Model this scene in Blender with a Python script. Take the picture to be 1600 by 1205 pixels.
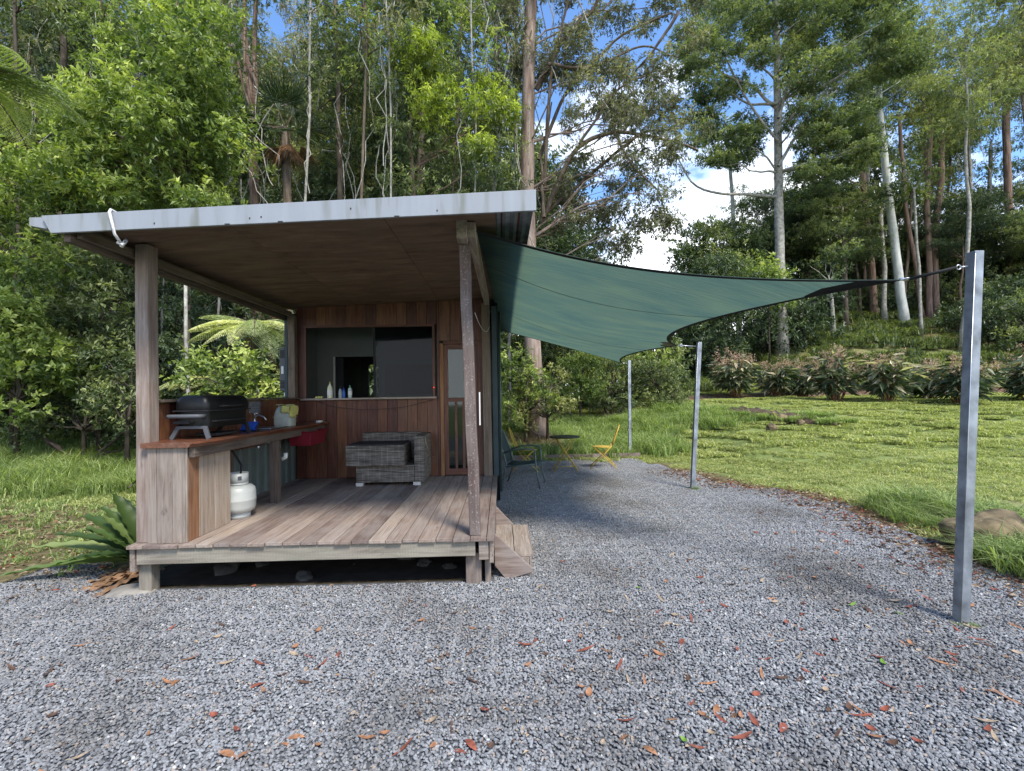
import bpy, math, random
import numpy as np
from mathutils import Matrix, Vector
R_ = math.radians
PI = math.pi
rng = np.random.default_rng(7)
random.seed(7)
for o in list(bpy.data.objects):
    bpy.data.objects.remove(o)
SC = bpy.context.scene
COL = SC.collection

# ------------------------------------------------------------------ camera, sky, sun, exposure
FPX = 740.0                       # focal length in pixels of the 1600 wide photograph
CZ = 1.6
def _cam():
    Y = np.array([783 - 800, -(616 - 602.5), -FPX]); Y /= np.linalg.norm(Y)
    X = np.array([1, .0165, 0.]); X -= Y * X.dot(Y); X /= np.linalg.norm(X)
    return np.stack([X, Y, np.cross(X, Y)], 1)
CR = _cam()                       # camera axes from world axes
cam_d = bpy.data.cameras.new('camera')
cam = bpy.data.objects.new('camera', cam_d); COL.objects.link(cam)
m = Matrix.Identity(4)
for i in range(3):
    for j in range(3):
        m[i][j] = CR.T[i, j]
m[2][3] = CZ
cam.matrix_world = m
cam_d.sensor_fit = 'HORIZONTAL'; cam_d.sensor_width = 36; cam_d.lens = 36 * FPX / 1600
cam_d.clip_start = .05; cam_d.clip_end = 2000
SC.camera = cam

SUN_EL, SUN_X, SUN_Y = R_(54), .38, -.62          # towards the sun: behind the camera, to the right
h = math.hypot(SUN_X, SUN_Y)
sdir = Vector((SUN_X / h * math.cos(SUN_EL), SUN_Y / h * math.cos(SUN_EL), math.sin(SUN_EL)))
sun_d = bpy.data.lights.new('sun', 'SUN'); sun_d.energy = 3.3; sun_d.angle = R_(14); sun_d.color = (1, .94, .84)
sun = bpy.data.objects.new('sun', sun_d); COL.objects.link(sun)
sun.rotation_euler = sdir.to_track_quat('Z', 'Y').to_euler()
sun.location = (0, 0, 30)

W = bpy.data.worlds.new('World'); SC.world = W; W.use_nodes = True
nt = W.node_tree; nt.nodes.clear()
def N(nt, t, **k):
    n = nt.nodes.new(t)
    for a, b in k.items():
        setattr(n, a, b)
    return n
out = N(nt, 'ShaderNodeOutputWorld'); bg = N(nt, 'ShaderNodeBackground')
sky = N(nt, 'ShaderNodeTexSky', sky_type='NISHITA', sun_disc=False)
sky.sun_elevation = SUN_EL; sky.sun_rotation = math.atan2(sdir.x, sdir.y)
sky.air_density = 1.0; sky.dust_density = .6; sky.ozone_density = 2.2
tc = N(nt, 'ShaderNodeTexCoord'); mp = N(nt, 'ShaderNodeMapping'); mp.inputs['Scale'].default_value = (1, 1, 2.4)
mp.inputs['Location'].default_value = (.35, .1, .0)
nz = N(nt, 'ShaderNodeTexNoise'); nz.inputs['Scale'].default_value = 2.6; nz.inputs['Detail'].default_value = 9; nz.inputs['Roughness'].default_value = .6
sep = N(nt, 'ShaderNodeSeparateXYZ')
el = N(nt, 'ShaderNodeMapRange'); el.inputs['From Min'].default_value = .12; el.inputs['From Max'].default_value = .62
el.inputs['To Min'].default_value = .24; el.inputs['To Max'].default_value = -.10
ad = N(nt, 'ShaderNodeMath', operation='ADD')
rp = N(nt, 'ShaderNodeValToRGB'); rp.color_ramp.elements[0].position = .54; rp.color_ramp.elements[1].position = .70
mx = N(nt, 'ShaderNodeMixRGB'); mx.inputs[2].default_value = (8., 8.3, 8.8, 1)
L = nt.links.new
blu = N(nt, 'ShaderNodeMixRGB', blend_type='MULTIPLY'); blu.inputs[0].default_value = 1; blu.inputs[2].default_value = (.85, 1.05, 1.25, 1)
L(tc.outputs['Generated'], mp.inputs[0]); L(mp.outputs[0], nz.inputs[0]); L(tc.outputs['Generated'], sep.inputs[0])
L(sep.outputs['Z'], el.inputs[0]); L(el.outputs[0], ad.inputs[0]); L(nz.outputs['Fac'], ad.inputs[1]); L(ad.outputs[0], rp.inputs[0])
L(rp.outputs[0], mx.inputs[0]); L(sky.outputs[0], blu.inputs[1]); L(blu.outputs[0], mx.inputs[1]); L(mx.outputs[0], bg.inputs[0]); L(bg.outputs[0], out.inputs[0])
bg.inputs[1].default_value = .15
SC.view_settings.view_transform = 'Standard'; SC.view_settings.look = 'None'
SC.view_settings.exposure = 0.9; SC.view_settings.gamma = 1
SC.render.engine = 'CYCLES'
SC.cycles.max_bounces = 7; SC.cycles.diffuse_bounces = 3; SC.cycles.glossy_bounces = 2
SC.cycles.transmission_bounces = 4; SC.cycles.transparent_max_bounces = 6
SC.cycles.use_denoising = True

# ------------------------------------------------------------------ picture to place
def ray(px, py):
    return CR.T @ np.array([px - 800, -(py - 602.5), -FPX])
def aty(px, py, y):
    d = ray(px, py); return np.array([0, 0, CZ]) + d * (y / d[1])
def atz(px, py, z=0.):
    d = ray(px, py); return np.array([0, 0, CZ]) + d * ((z - CZ) / d[2])
def sm(a, b, x):
    t = np.clip((x - a) / (b - a), 0, 1); return t * t * (3 - 2 * t)
def terr(x, y):
    x = np.asarray(x, float); y = np.asarray(y, float)
    u = x / np.maximum(y, 1.)
    k = (1 - sm(3, 7, x)) * 4.5
    z = 1.15 * sm(0, 1, (y - 7 - k) / 13) * sm(-3, 1, x)
    z = z + .10 * np.clip(y - 20, 0, 40) * sm(.25, .34, u)
    z = z + np.clip(y - 21.5, 0, 45) * .30 * sm(.36, .75, u)
    z = z + np.clip(y - 13, 0, 60) * .42 * (1 - sm(-.12, .22, u)) * (1 - sm(-1, 4, x))
    z = z + np.clip(-x - 8, 0, 60) * .10 * sm(4, 9, y)
    z = z + .05 * np.sin(x * 1.7 + y * .6) * np.sin(y * 1.3 - x * .5) * sm(4.6, 7, np.maximum(np.abs(x + .2) , np.where(y > 11.5, 7, 0)))
    return z
def T(x, y):
    return float(terr(x, y))

# ------------------------------------------------------------------ materials
def nodes(name, rough=.7, metal=0., spec=.3):
    M = bpy.data.materials.new(name); M.use_nodes = True
    nt = M.node_tree; b = nt.nodes['Principled BSDF']
    b.inputs['Roughness'].default_value = rough; b.inputs['Metallic'].default_value = metal
    b.inputs['Specular IOR Level'].default_value = spec
    return M, nt, b
def ramp(nt, cols, pos):
    r = N(nt, 'ShaderNodeValToRGB'); e = r.color_ramp.elements
    while len(e) < len(cols): e.new(.5)
    for k, (c, p) in enumerate(zip(cols, pos)):
        e[k].position = p; e[k].color = (*c, 1)
    return r
def plain(name, col, rough=.6, metal=0., var=.12, scale=14., bump=.0, spec=.3):
    M, nt, b = nodes(name, rough, metal, spec)
    tc = N(nt, 'ShaderNodeTexCoord'); nz = N(nt, 'ShaderNodeTexNoise'); nz.inputs['Scale'].default_value = scale; nz.inputs['Detail'].default_value = 6
    r = ramp(nt, [tuple(c * (1 - var * 1.6) for c in col), tuple(min(1, c * (1 + var)) for c in col)], [.3, .7])
    nt.links.new(tc.outputs['Object'], nz.inputs[0]); nt.links.new(nz.outputs['Fac'], r.inputs[0]); nt.links.new(r.outputs[0], b.inputs['Base Color'])
    if bump:
        bp = N(nt, 'ShaderNodeBump'); bp.inputs['Strength'].default_value = bump; bp.inputs['Distance'].default_value = .01
        nt.links.new(nz.outputs['Fac'], bp.inputs['Height']); nt.links.new(bp.outputs[0], b.inputs['Normal'])
    return M
def wood(name, c1, c2, c3, rough=.8, grain=1., weather=.35, saw=False, spec=.25, wcol=(.30, .28, .25), speck=0.):
    """grain runs along lc.x; every board has its own rnd"""
    M, nt, b = nodes(name, rough, 0, spec); L = nt.links.new
    at = N(nt, 'ShaderNodeAttribute', attribute_name='lc'); rn = N(nt, 'ShaderNodeAttribute', attribute_name='rnd')
    mp = N(nt, 'ShaderNodeMapping'); mp.inputs['Scale'].default_value = (2.2, 34 * grain, 34 * grain); L(at.outputs['Vector'], mp.inputs[0])
    n1 = N(nt, 'ShaderNodeTexNoise'); n1.inputs['Scale'].default_value = 1.; n1.inputs['Detail'].default_value = 8; n1.inputs['Roughness'].default_value = .65; n1.inputs['Distortion'].default_value = .6
    L(mp.outputs[0], n1.inputs[0])
    n2 = N(nt, 'ShaderNodeTexNoise'); n2.inputs['Scale'].default_value = 3.5; n2.inputs['Detail'].default_value = 5; L(at.outputs['Vector'], n2.inputs[0])
    r1 = ramp(nt, [c1, c2, c3], [.28, .5, .72]); L(n1.outputs['Fac'], r1.inputs[0])
    hs = N(nt, 'ShaderNodeHueSaturation')
    mr = N(nt, 'ShaderNodeMapRange'); mr.inputs['To Min'].default_value = .62; mr.inputs['To Max'].default_value = 1.38; L(rn.outputs['Fac'], mr.inputs[0]); L(mr.outputs[0], hs.inputs['Value'])
    mr2 = N(nt, 'ShaderNodeMapRange'); mr2.inputs['To Min'].default_value = .49; mr2.inputs['To Max'].default_value = .515; L(rn.outputs['Fac'], mr2.inputs[0]); L(mr2.outputs[0], hs.inputs['Hue'])
    L(r1.outputs[0], hs.inputs['Color'])
    wr = ramp(nt, [(0, 0, 0), (1, 1, 1)], [.42, .68]); L(n2.outputs['Fac'], wr.inputs[0])
    ml = N(nt, 'ShaderNodeMath', operation='MULTIPLY'); ml.inputs[1].default_value = weather; L(wr.outputs[0], ml.inputs[0])
    mx = N(nt, 'ShaderNodeMixRGB'); L(ml.outputs[0], mx.inputs[0]); L(hs.outputs[0], mx.inputs[1]); mx.inputs[2].default_value = (*wcol, 1)
    last = mx.outputs[0]
    # knots and dark stains
    n3 = N(nt, 'ShaderNodeTexNoise'); n3.inputs['Scale'].default_value = 9; n3.inputs['Detail'].default_value = 7; n3.inputs['Roughness'].default_value = .7
    mp3 = N(nt, 'ShaderNodeMapping'); mp3.inputs['Scale'].default_value = (.5, 1.6, 1.6); L(at.outputs['Vector'], mp3.inputs[0]); L(mp3.outputs[0], n3.inputs[0])
    kr = ramp(nt, [(1, 1, 1), (.35, .33, .32)], [.60, .74]); L(n3.outputs['Fac'], kr.inputs[0])
    mk = N(nt, 'ShaderNodeMixRGB', blend_type='MULTIPLY'); mk.inputs[0].default_value = .8; L(last, mk.inputs[1]); L(kr.outputs[0], mk.inputs[2]); last = mk.outputs[0]
    if speck:
        n4 = N(nt, 'ShaderNodeTexNoise'); n4.inputs['Scale'].default_value = 70; n4.inputs['Detail'].default_value = 3; L(at.outputs['Vector'], n4.inputs[0])
        sr = ramp(nt, [(0, 0, 0), (1, 1, 1)], [.60, .68]); L(n4.outputs['Fac'], sr.inputs[0])
        mm = N(nt, 'ShaderNodeMath', operation='MULTIPLY'); mm.inputs[1].default_value = speck; L(sr.outputs[0], mm.inputs[0])
        ms = N(nt, 'ShaderNodeMixRGB'); L(mm.outputs[0], ms.inputs[0]); L(last, ms.inputs[1]); ms.inputs[2].default_value = (.45, .42, .38, 1); last = ms.outputs[0]
    L(last, b.inputs['Base Color'])
    bp = N(nt, 'ShaderNodeBump'); bp.inputs['Strength'].default_value = .55; bp.inputs['Distance'].default_value = .006
    if saw:
        wv = N(nt, 'ShaderNodeTexWave'); wv.inputs['Scale'].default_value = 22; wv.inputs['Distortion'].default_value = 3
        mpw = N(nt, 'ShaderNodeMapping'); mpw.inputs['Rotation'].default_value = (0, 0, .9); L(at.outputs['Vector'], mpw.inputs[0]); L(mpw.outputs[0], wv.inputs[0])
        aa = N(nt, 'ShaderNodeMath', operation='ADD'); sc_ = N(nt, 'ShaderNodeMath', operation='MULTIPLY'); sc_.inputs[1].default_value = .22; L(wv.outputs['Fac'], sc_.inputs[0]); L(sc_.outputs[0], aa.inputs[0]); L(n1.outputs['Fac'], aa.inputs[1]); L(aa.outputs[0], bp.inputs['Height'])
    else:
        L(n1.outputs['Fac'], bp.inputs['Height'])
    L(bp.outputs[0], b.inputs['Normal'])
    return M
LK = (1.58, 1.38, 1.45)
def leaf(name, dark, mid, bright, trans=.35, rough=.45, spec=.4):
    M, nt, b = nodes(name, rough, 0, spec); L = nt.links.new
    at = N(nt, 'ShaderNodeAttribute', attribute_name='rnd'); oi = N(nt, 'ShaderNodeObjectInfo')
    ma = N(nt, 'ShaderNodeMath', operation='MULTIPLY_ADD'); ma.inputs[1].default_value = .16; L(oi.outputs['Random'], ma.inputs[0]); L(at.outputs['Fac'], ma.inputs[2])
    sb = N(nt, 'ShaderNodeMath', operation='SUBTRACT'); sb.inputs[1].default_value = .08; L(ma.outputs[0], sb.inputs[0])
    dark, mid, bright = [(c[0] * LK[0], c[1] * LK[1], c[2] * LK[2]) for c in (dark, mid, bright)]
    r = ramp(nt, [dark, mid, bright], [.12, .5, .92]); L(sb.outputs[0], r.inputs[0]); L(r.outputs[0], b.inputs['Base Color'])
    tr = N(nt, 'ShaderNodeBsdfTranslucent'); mx = N(nt, 'ShaderNodeMixShader'); mx.inputs[0].default_value = trans
    g = N(nt, 'ShaderNodeMixRGB', blend_type='MULTIPLY'); g.inputs[0].default_value = 1; g.inputs[2].default_value = (1.5, 1.75, .55, 1)
    L(r.outputs[0], g.inputs[1]); L(g.outputs[0], tr.inputs[0]); L(b.outputs[0], mx.inputs[1]); L(tr.outputs[0], mx.inputs[2])
    L(mx.outputs[0], nt.nodes['Material Output'].inputs[0])
    return M
def bark(name, c1, c2, c3, sx=9., sz=1.6, rough=.9, bump=.6):
    M, nt, b = nodes(name, rough, 0, .2); L = nt.links.new
    tc = N(nt, 'ShaderNodeTexCoord'); mp = N(nt, 'ShaderNodeMapping'); mp.inputs['Scale'].default_value = (sx, sx, sz); L(tc.outputs['Object'], mp.inputs[0])
    n1 = N(nt, 'ShaderNodeTexNoise'); n1.inputs['Scale'].default_value = 1; n1.inputs['Detail'].default_value = 8; n1.inputs['Roughness'].default_value = .7; L(mp.outputs[0], n1.inputs[0])
    r = ramp(nt, [c1, c2, c3], [.32, .5, .68]); L(n1.outputs['Fac'], r.inputs[0]); L(r.outputs[0], b.inputs['Base Color'])
    bp = N(nt, 'ShaderNodeBump'); bp.inputs['Strength'].default_value = bump; bp.inputs['Distance'].default_value = .03; L(n1.outputs['Fac'], bp.inputs['Height']); L(bp.outputs[0], b.inputs['Normal'])
    return M
M = {}
M['deck'] = wood('weathered_decking', (.12, .085, .068), (.22, .165, .135), (.30, .24, .205), weather=.45, wcol=(.27, .24, .215))
M['grey_wood'] = wood('weathered_grey_boards', (.10, .074, .058), (.22, .175, .143), (.34, .285, .24), weather=.5, wcol=(.27, .235, .205))
M['post_wood'] = wood('weathered_post', (.11, .075, .06), (.20, .15, .125), (.30, .25, .22), weather=.45, speck=.0, wcol=(.25, .22, .2))
M['speck_wood'] = wood('speckled_post', (.055, .036, .032), (.105, .074, .066), (.16, .122, .11), weather=.2, speck=.4)
M['fascia_wood'] = wood('sawn_deck_fascia', (.12, .10, .08), (.21, .185, .15), (.30, .27, .22), weather=.4, saw=True, grain=.6, wcol=(.2, .2, .15))
M['red_wood'] = wood('oiled_red_boards', (.040, .013, .008), (.105, .034, .018), (.18, .070, .035), rough=.5, weather=.06, spec=.4)
M['pale_wood'] = wood('pale_boards', (.17, .12, .088), (.28, .215, .165), (.38, .31, .245), weather=.35, wcol=(.34, .31, .28))
M['rust_wood'] = wood('rust_brown_board', (.10, .04, .02), (.19, .085, .045), (.26, .13, .07), weather=.12)
M['counter'] = wood('oiled_counter', (.06, .018, .008), (.12, .042, .022), (.19, .085, .048), rough=.3, weather=.05, spec=.5)
M['dark_wood'] = wood('dark_beam', (.05, .036, .028), (.11, .082, .065), (.17, .13, .105), weather=.25, wcol=(.16, .14, .12))
M['ply'] = wood('stained_ply_ceiling', (.085, .052, .036), (.17, .112, .08), (.24, .165, .118), rough=.75, grain=.25, weather=.5, wcol=(.14, .11, .075))
M['galv'] = plain('galvanised_steel', (.27, .295, .325), .5, .6, .28, 9)
M['galv2'] = plain('zinc_hardware', (.55, .56, .58), .35, .9, .1, 30)
M['black_strap'] = plain('black_strap', (.012, .013, .014), .8, 0, .2, 40)
M['stain'] = plain('dark_stain', (.03, .028, .025), .9)
M['teal_sheet'] = plain('grey_green_sheet', (.10, .125, .118), .6, 0, .1, 5)
M['side_sheet'] = plain('dark_teal_sheet', (.028, .05, .058), .5, 0, .15, 6)
M['inner'] = plain('interior_paint', (.13, .145, .135), .8, 0, .06, 3)
M['inner_dark'] = plain('interior_dark', (.02, .024, .026), .8, 0, .1, 3)
M['black'] = plain('black_enamel', (.007, .0075, .008), .42, 0, .15, 20, spec=.3)
M['black_matt'] = plain('black_plastic', (.018, .018, .019), .7, 0, .2, 20)
M['grey_plastic'] = plain('grey_plastic', (.085, .09, .10), .5, 0, .08, 12)
M['white_paint'] = plain('off_white_enamel', (.43, .44, .41), .38, 0, .05, 9, spec=.5)
M['white'] = plain('white_plastic', (.65, .65, .62), .5, 0, .05, 9)
M['yellow'] = plain('yellow_enamel', (.50, .34, .06), .5, 0, .12, 25)
M['yellow2'] = plain('mustard_enamel', (.45, .34, .06), .55, 0, .15, 25)
M['table_dark'] = plain('mossy_table_top', (.055, .055, .028), .75, 0, .35, 22)
M['teal_frame'] = plain('grey_green_tube', (.11, .15, .145), .45, .3, .1, 20)
M['sling'] = plain('dark_teal_sling', (.028, .05, .052), .85, 0, .2, 60)
M['red_plastic'] = plain('red_plastic', (.15, .010, .020), .45, 0, .08, 10)
M['blue'] = plain('blue_plastic', (.01, .055, .35), .35, 0, .2, 40)
M['cloth_yellow'] = plain('yellow_cloth', (.44, .41, .13), .9, 0, .15, 60)
M['jug'] = plain('grey_green_jug', (.33, .35, .30), .5, 0, .08, 14)
M['steel'] = plain('steel', (.55, .56, .56), .28, 1, .08, 20)
M['pvc'] = plain('white_pvc', (.55, .55, .50), .5, 0, .06, 20)
M['grey_cloth'] = plain('grey_cloth', (.16, .17, .19), .95, 0, .2, 50)
M['rope'] = plain('white_rope', (.62, .60, .58), .9, 0, .2, 80)
M['rock'] = plain('mossy_rock', (.15, .115, .065), .95, 0, .55, 7, bump=.8)
M['rock2'] = plain('grey_rock', (.045, .043, .04), .95, 0, .4, 6, bump=.8)
M['slab'] = plain('flat_stone', (.22, .20, .17), .95, 0, .25, 8, bump=.4)
M['soil'] = plain('soil', (.075, .05, .034), 1, 0, .45, 8, bump=.6)
M['dead'] = plain('dead_frond', (.20, .115, .06), .95, 0, .45, 9)
M['straw'] = plain('straw', (.36, .27, .17), .95, 0, .35, 9)
M['foot'] = plain('pale_foot', (.5, .48, .44), .6)

def fascia_mat():
    M_, nt, b = nodes('zinc_grey_fascia', .42, .0, .45); L = nt.links.new
    tc = N(nt, 'ShaderNodeTexCoord'); n1 = N(nt, 'ShaderNodeTexNoise'); n1.inputs['Scale'].default_value = 2.2; n1.inputs['Detail'].default_value = 7
    mp = N(nt, 'ShaderNodeMapping'); mp.inputs['Scale'].default_value = (5, 1, .6); L(tc.outputs['Object'], mp.inputs[0]); L(mp.outputs[0], n1.inputs[0])
    r = ramp(nt, [(.15, .158, .135), (.235, .25, .272), (.26, .28, .305)], [.30, .46, .7]); L(n1.outputs['Fac'], r.inputs[0]); L(r.outputs[0], b.inputs['Base Color'])
    return M_
M['fascia'] = fascia_mat()
def glass_mat(name, tint=(.75, .82, .8), alpha=.8):
    M_ = bpy.data.materials.new(name); M_.use_nodes = True; nt = M_.node_tree; nt.nodes.clear(); L = nt.links.new
    o = N(nt, 'ShaderNodeOutputMaterial'); t = N(nt, 'ShaderNodeBsdfTransparent'); t.inputs[0].default_value = (*tint, 1)
    g = N(nt, 'ShaderNodeBsdfGlossy'); g.inputs['Roughness'].default_value = .04
    fr = N(nt, 'ShaderNodeFresnel'); fr.inputs[0].default_value = 1.5; mx = N(nt, 'ShaderNodeMixShader')
    if alpha: L(fr.outputs[0], mx.inputs[0])
    else: mx.inputs[0].default_value = .012
    L(fr.outputs[0], fr.inputs[0]) if False else None; L(t.outputs[0], mx.inputs[1]); L(g.outputs[0], mx.inputs[2]); L(mx.outputs[0], o.inputs[0])
    return M_
M['glass'] = glass_mat('window_glass')
M['tinted'] = glass_mat('tinted_screen', (.42, .46, .5), .0)
def led():
    M_, nt, b = nodes('red_light'); b.inputs['Base Color'].default_value = (.8, .02, .02, 1)
    b.inputs['Emission Color'].default_value = (1, .03, .02, 1); b.inputs['Emission Strength'].default_value = 2.5; return M_
M['led'] = led()
def sail_mat():
    M_, nt, b = nodes('green_shade_cloth', .75, 0, .2); L = nt.links.new
    tc = N(nt, 'ShaderNodeTexCoord'); n1 = N(nt, 'ShaderNodeTexNoise'); n1.inputs['Scale'].default_value = 1.3; n1.inputs['Detail'].default_value = 5
    mp = N(nt, 'ShaderNodeMapping'); mp.inputs['Scale'].default_value = (1, 2.4, 1); L(tc.outputs['Object'], mp.inputs[0]); L(mp.outputs[0], n1.inputs[0])
    r = ramp(nt, [(.008, .016, .017), (.014, .026, .025)], [.3, .7]); L(n1.outputs['Fac'], r.inputs[0]); L(r.outputs[0], b.inputs['Base Color'])
    tr = N(nt, 'ShaderNodeBsdfTranslucent'); r2 = ramp(nt, [(.054, .100, .086), (.090, .138, .094)], [.3, .7]); L(n1.outputs['Fac'], r2.inputs[0]); L(r2.outputs[0], tr.inputs[0])
    m1 = N(nt, 'ShaderNodeMixShader'); m1.inputs[0].default_value = .72; L(b.outputs[0], m1.inputs[1]); L(tr.outputs[0], m1.inputs[2])
    tp = N(nt, 'ShaderNodeBsdfTransparent'); m2 = N(nt, 'ShaderNodeMixShader'); m2.inputs[0].default_value = .0
    L(m1.outputs[0], m2.inputs[1]); L(tp.outputs[0], m2.inputs[2]); L(m2.outputs[0], nt.nodes['Material Output'].inputs[0])
    # woven creases
    n2 = N(nt, 'ShaderNodeTexNoise'); n2.inputs['Scale'].default_value = 6; n2.inputs['Detail'].default_value = 4; mp2 = N(nt, 'ShaderNodeMapping'); mp2.inputs['Scale'].default_value = (.6, 5, 1)
    L(tc.outputs['Object'], mp2.inputs[0]); L(mp2.outputs[0], n2.inputs[0]); bp = N(nt, 'ShaderNodeBump'); bp.inputs['Strength'].default_value = .35; bp.inputs['Distance'].default_value = .03
    L(n2.outputs['Fac'], bp.inputs['Height']); L(bp.outputs[0], b.inputs['Normal']); L(bp.outputs[0], tr.inputs['Normal'])
    return M_
M['sail'] = sail_mat()
def wicker():
    M_, nt, b = nodes('grey_wicker', .7, 0, .3); L = nt.links.new
    tc = N(nt, 'ShaderNodeTexCoord'); mp = N(nt, 'ShaderNodeMapping'); mp.inputs['Scale'].default_value = (5, 5, 62); L(tc.outputs['Object'], mp.inputs[0])
    n1 = N(nt, 'ShaderNodeTexNoise'); n1.inputs['Scale'].default_value = 1; n1.inputs['Detail'].default_value = 4; L(mp.outputs[0], n1.inputs[0])
    mp2 = N(nt, 'ShaderNodeMapping'); mp2.inputs['Scale'].default_value = (26, 26, 9); L(tc.outputs['Object'], mp2.inputs[0]); ck = N(nt, 'ShaderNodeTexNoise'); ck.inputs['Scale'].default_value = 1; ck.inputs['Detail'].default_value = 2; L(mp2.outputs[0], ck.inputs[0])
    w = N(nt, 'ShaderNodeTexWave', bands_direction='X'); w.inputs['Scale'].default_value = 4.2; w.inputs['Distortion'].default_value = .3; L(tc.outputs['Object'], w.inputs[0])
    r = ramp(nt, [(.06, .052, .043), (.118, .104, .088), (.18, .162, .14)], [.36, .5, .64]); L(n1.outputs['Fac'], r.inputs[0])
    r2 = ramp(nt, [(.84, .84, .84), (1.06, 1.06, 1.06)], [.4, .6]); L(ck.outputs['Fac'], r2.inputs[0]); r3 = ramp(nt, [(1, 1, 1), (1.35, 1.33, 1.28)], [.9, .98]); L(w.outputs['Fac'], r3.inputs[0])
    m1 = N(nt, 'ShaderNodeMixRGB', blend_type='MULTIPLY'); m1.inputs[0].default_value = 1; L(r.outputs[0], m1.inputs[1]); L(r2.outputs[0], m1.inputs[2])
    m2 = N(nt, 'ShaderNodeMixRGB', blend_type='MULTIPLY'); m2.inputs[0].default_value = 1; L(m1.outputs[0], m2.inputs[1]); L(r3.outputs[0], m2.inputs[2]); L(m2.outputs[0], b.inputs['Base Color'])
    bp = N(nt, 'ShaderNodeBump'); bp.inputs['Strength'].default_value = .6; bp.inputs['Distance'].default_value = .006; L(n1.outputs['Fac'], bp.inputs['Height']); L(bp.outputs[0], b.inputs['Normal'])
    return M_
M['wicker'] = wicker()
def stone_mat():
    M_, nt, b = nodes('blue_grey_gravel', .85, 0, .25); L = nt.links.new
    at = N(nt, 'ShaderNodeAttribute', attribute_name='rnd')
    r = ramp(nt, [(.108, .110, .112), (.205, .209, .215), (.29, .296, .303), (.315, .265, .225), (.45, .45, .435)], [0, .38, .80, .92, 1.]); L(at.outputs['Fac'], r.inputs[0])
    tc = N(nt, 'ShaderNodeTexCoord'); n1 = N(nt, 'ShaderNodeTexNoise'); n1.inputs['Scale'].default_value = 120; L(tc.outputs['Object'], n1.inputs[0])
    mx = N(nt, 'ShaderNodeMixRGB', blend_type='MULTIPLY'); mx.inputs[0].default_value = .6; r2 = ramp(nt, [(.6, .6, .6), (1.2, 1.2, 1.2)], [.3, .7]); L(n1.outputs['Fac'], r2.inputs[0])
    L(r.outputs[0], mx.inputs[1]); L(r2.outputs[0], mx.inputs[2])
    # dappled shade painted into the tone, with browner fines, metres across
    g = N(nt, 'ShaderNodeNewGeometry'); n2 = N(nt, 'ShaderNodeTexNoise'); n2.inputs['Scale'].default_value = .9; n2.inputs['Detail'].default_value = 4; L(g.outputs['Position'], n2.inputs[0])
    r3 = ramp(nt, [(.68, .65, .61), (1.0, .995, .985), (1.10, 1.10, 1.10)], [.33, .5, .7]); L(n2.outputs['Fac'], r3.inputs[0])
    mx2 = N(nt, 'ShaderNodeMixRGB', blend_type='MULTIPLY'); mx2.inputs[0].default_value = 1; L(mx.outputs[0], mx2.inputs[1]); L(r3.outputs[0], mx2.inputs[2])
    L(mx2.outputs[0], b.inputs['Base Color']); return M_
M['stone'] = stone_mat()
def ground_mat():
    M_, nt, b = nodes('lawn_and_soil', 1, 0, .1); L = nt.links.new
    g = N(nt, 'ShaderNodeNewGeometry'); n1 = N(nt, 'ShaderNodeTexNoise'); n1.inputs['Scale'].default_value = .8; n1.inputs['Detail'].default_value = 8; n1.inputs['Roughness'].default_value = .65
    L(g.outputs['Position'], n1.inputs[0])
    r = ramp(nt, [(.08, .10, .034), (.15, .185, .058), (.20, .23, .08), (.28, .21, .13)], [.3, .48, .6, .72]); L(n1.outputs['Fac'], r.inputs[0])
    at = N(nt, 'ShaderNodeAttribute', attribute_name='soil'); n2 = N(nt, 'ShaderNodeTexNoise'); n2.inputs['Scale'].default_value = 9; n2.inputs['Detail'].default_value = 8; L(g.outputs['Position'], n2.inputs[0])
    r2 = ramp(nt, [(.04, .026, .018), (.11, .07, .045), (.22, .15, .10)], [.3, .5, .7]); L(n2.outputs['Fac'], r2.inputs[0])
    mx = N(nt, 'ShaderNodeMixRGB'); L(at.outputs['Fac'], mx.inputs[0]); L(r.outputs[0], mx.inputs[1]); L(r2.outputs[0], mx.inputs[2]); L(mx.outputs[0], b.inputs['Base Color'])
    bp = N(nt, 'ShaderNodeBump'); bp.inputs['Strength'].default_value = .8; bp.inputs['Distance'].default_value = .06; L(n2.outputs['Fac'], bp.inputs['Height']); L(bp.outputs[0], b.inputs['Normal'])
    return M_
M['ground'] = ground_mat()
M['pad'] = plain('gravel_bed', (.085, .09, .098), 1, 0, .3, 60, bump=.5)
# foliage
M['lf_bright'] = leaf('bright_broad_leaves', (.040, .075, .018), (.13, .19, .045), (.33, .40, .12), .30)
M['lf_mid'] = leaf('mid_green_leaves', (.028, .048, .020), (.085, .12, .045), (.22, .27, .105), .28)
M['lf_dark'] = leaf('dark_rainforest_leaves', (.014, .028, .014), (.040, .068, .030), (.11, .155, .065), .22)
M['lf_lime'] = leaf('lime_new_growth_leaves', (.08, .12, .022), (.225, .30, .045), (.42, .49, .09), .34)
M['lf_euc'] = leaf('grey_green_gum_leaves', (.055, .066, .042), (.13, .145, .080), (.27, .28, .15), .28)
M['lf_acacia'] = leaf('feathery_green_leaves', (.040, .068, .030), (.11, .15, .058), (.24, .28, .11), .32)
M['lf_olive'] = leaf('olive_yellow_leaves', (.060, .078, .030), (.145, .17, .062), (.29, .315, .125), .32)
M['lf_ginger'] = leaf('ginger_leaves', (.022, .042, .02), (.09, .125, .07), (.42, .42, .30), .22)
M['lf_pink'] = leaf('faded_tassels', (.17, .115, .09), (.29, .215, .175), (.42, .34, .28), .25)
M['grass'] = leaf('lawn_grass', (.09, .12, .042), (.235, .29, .105), (.48, .50, .24), .34, .6, .2)
M['grass_long'] = leaf('long_grass', (.06, .10, .034), (.165, .24, .080), (.36, .43, .19), .34, .6, .2)
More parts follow.
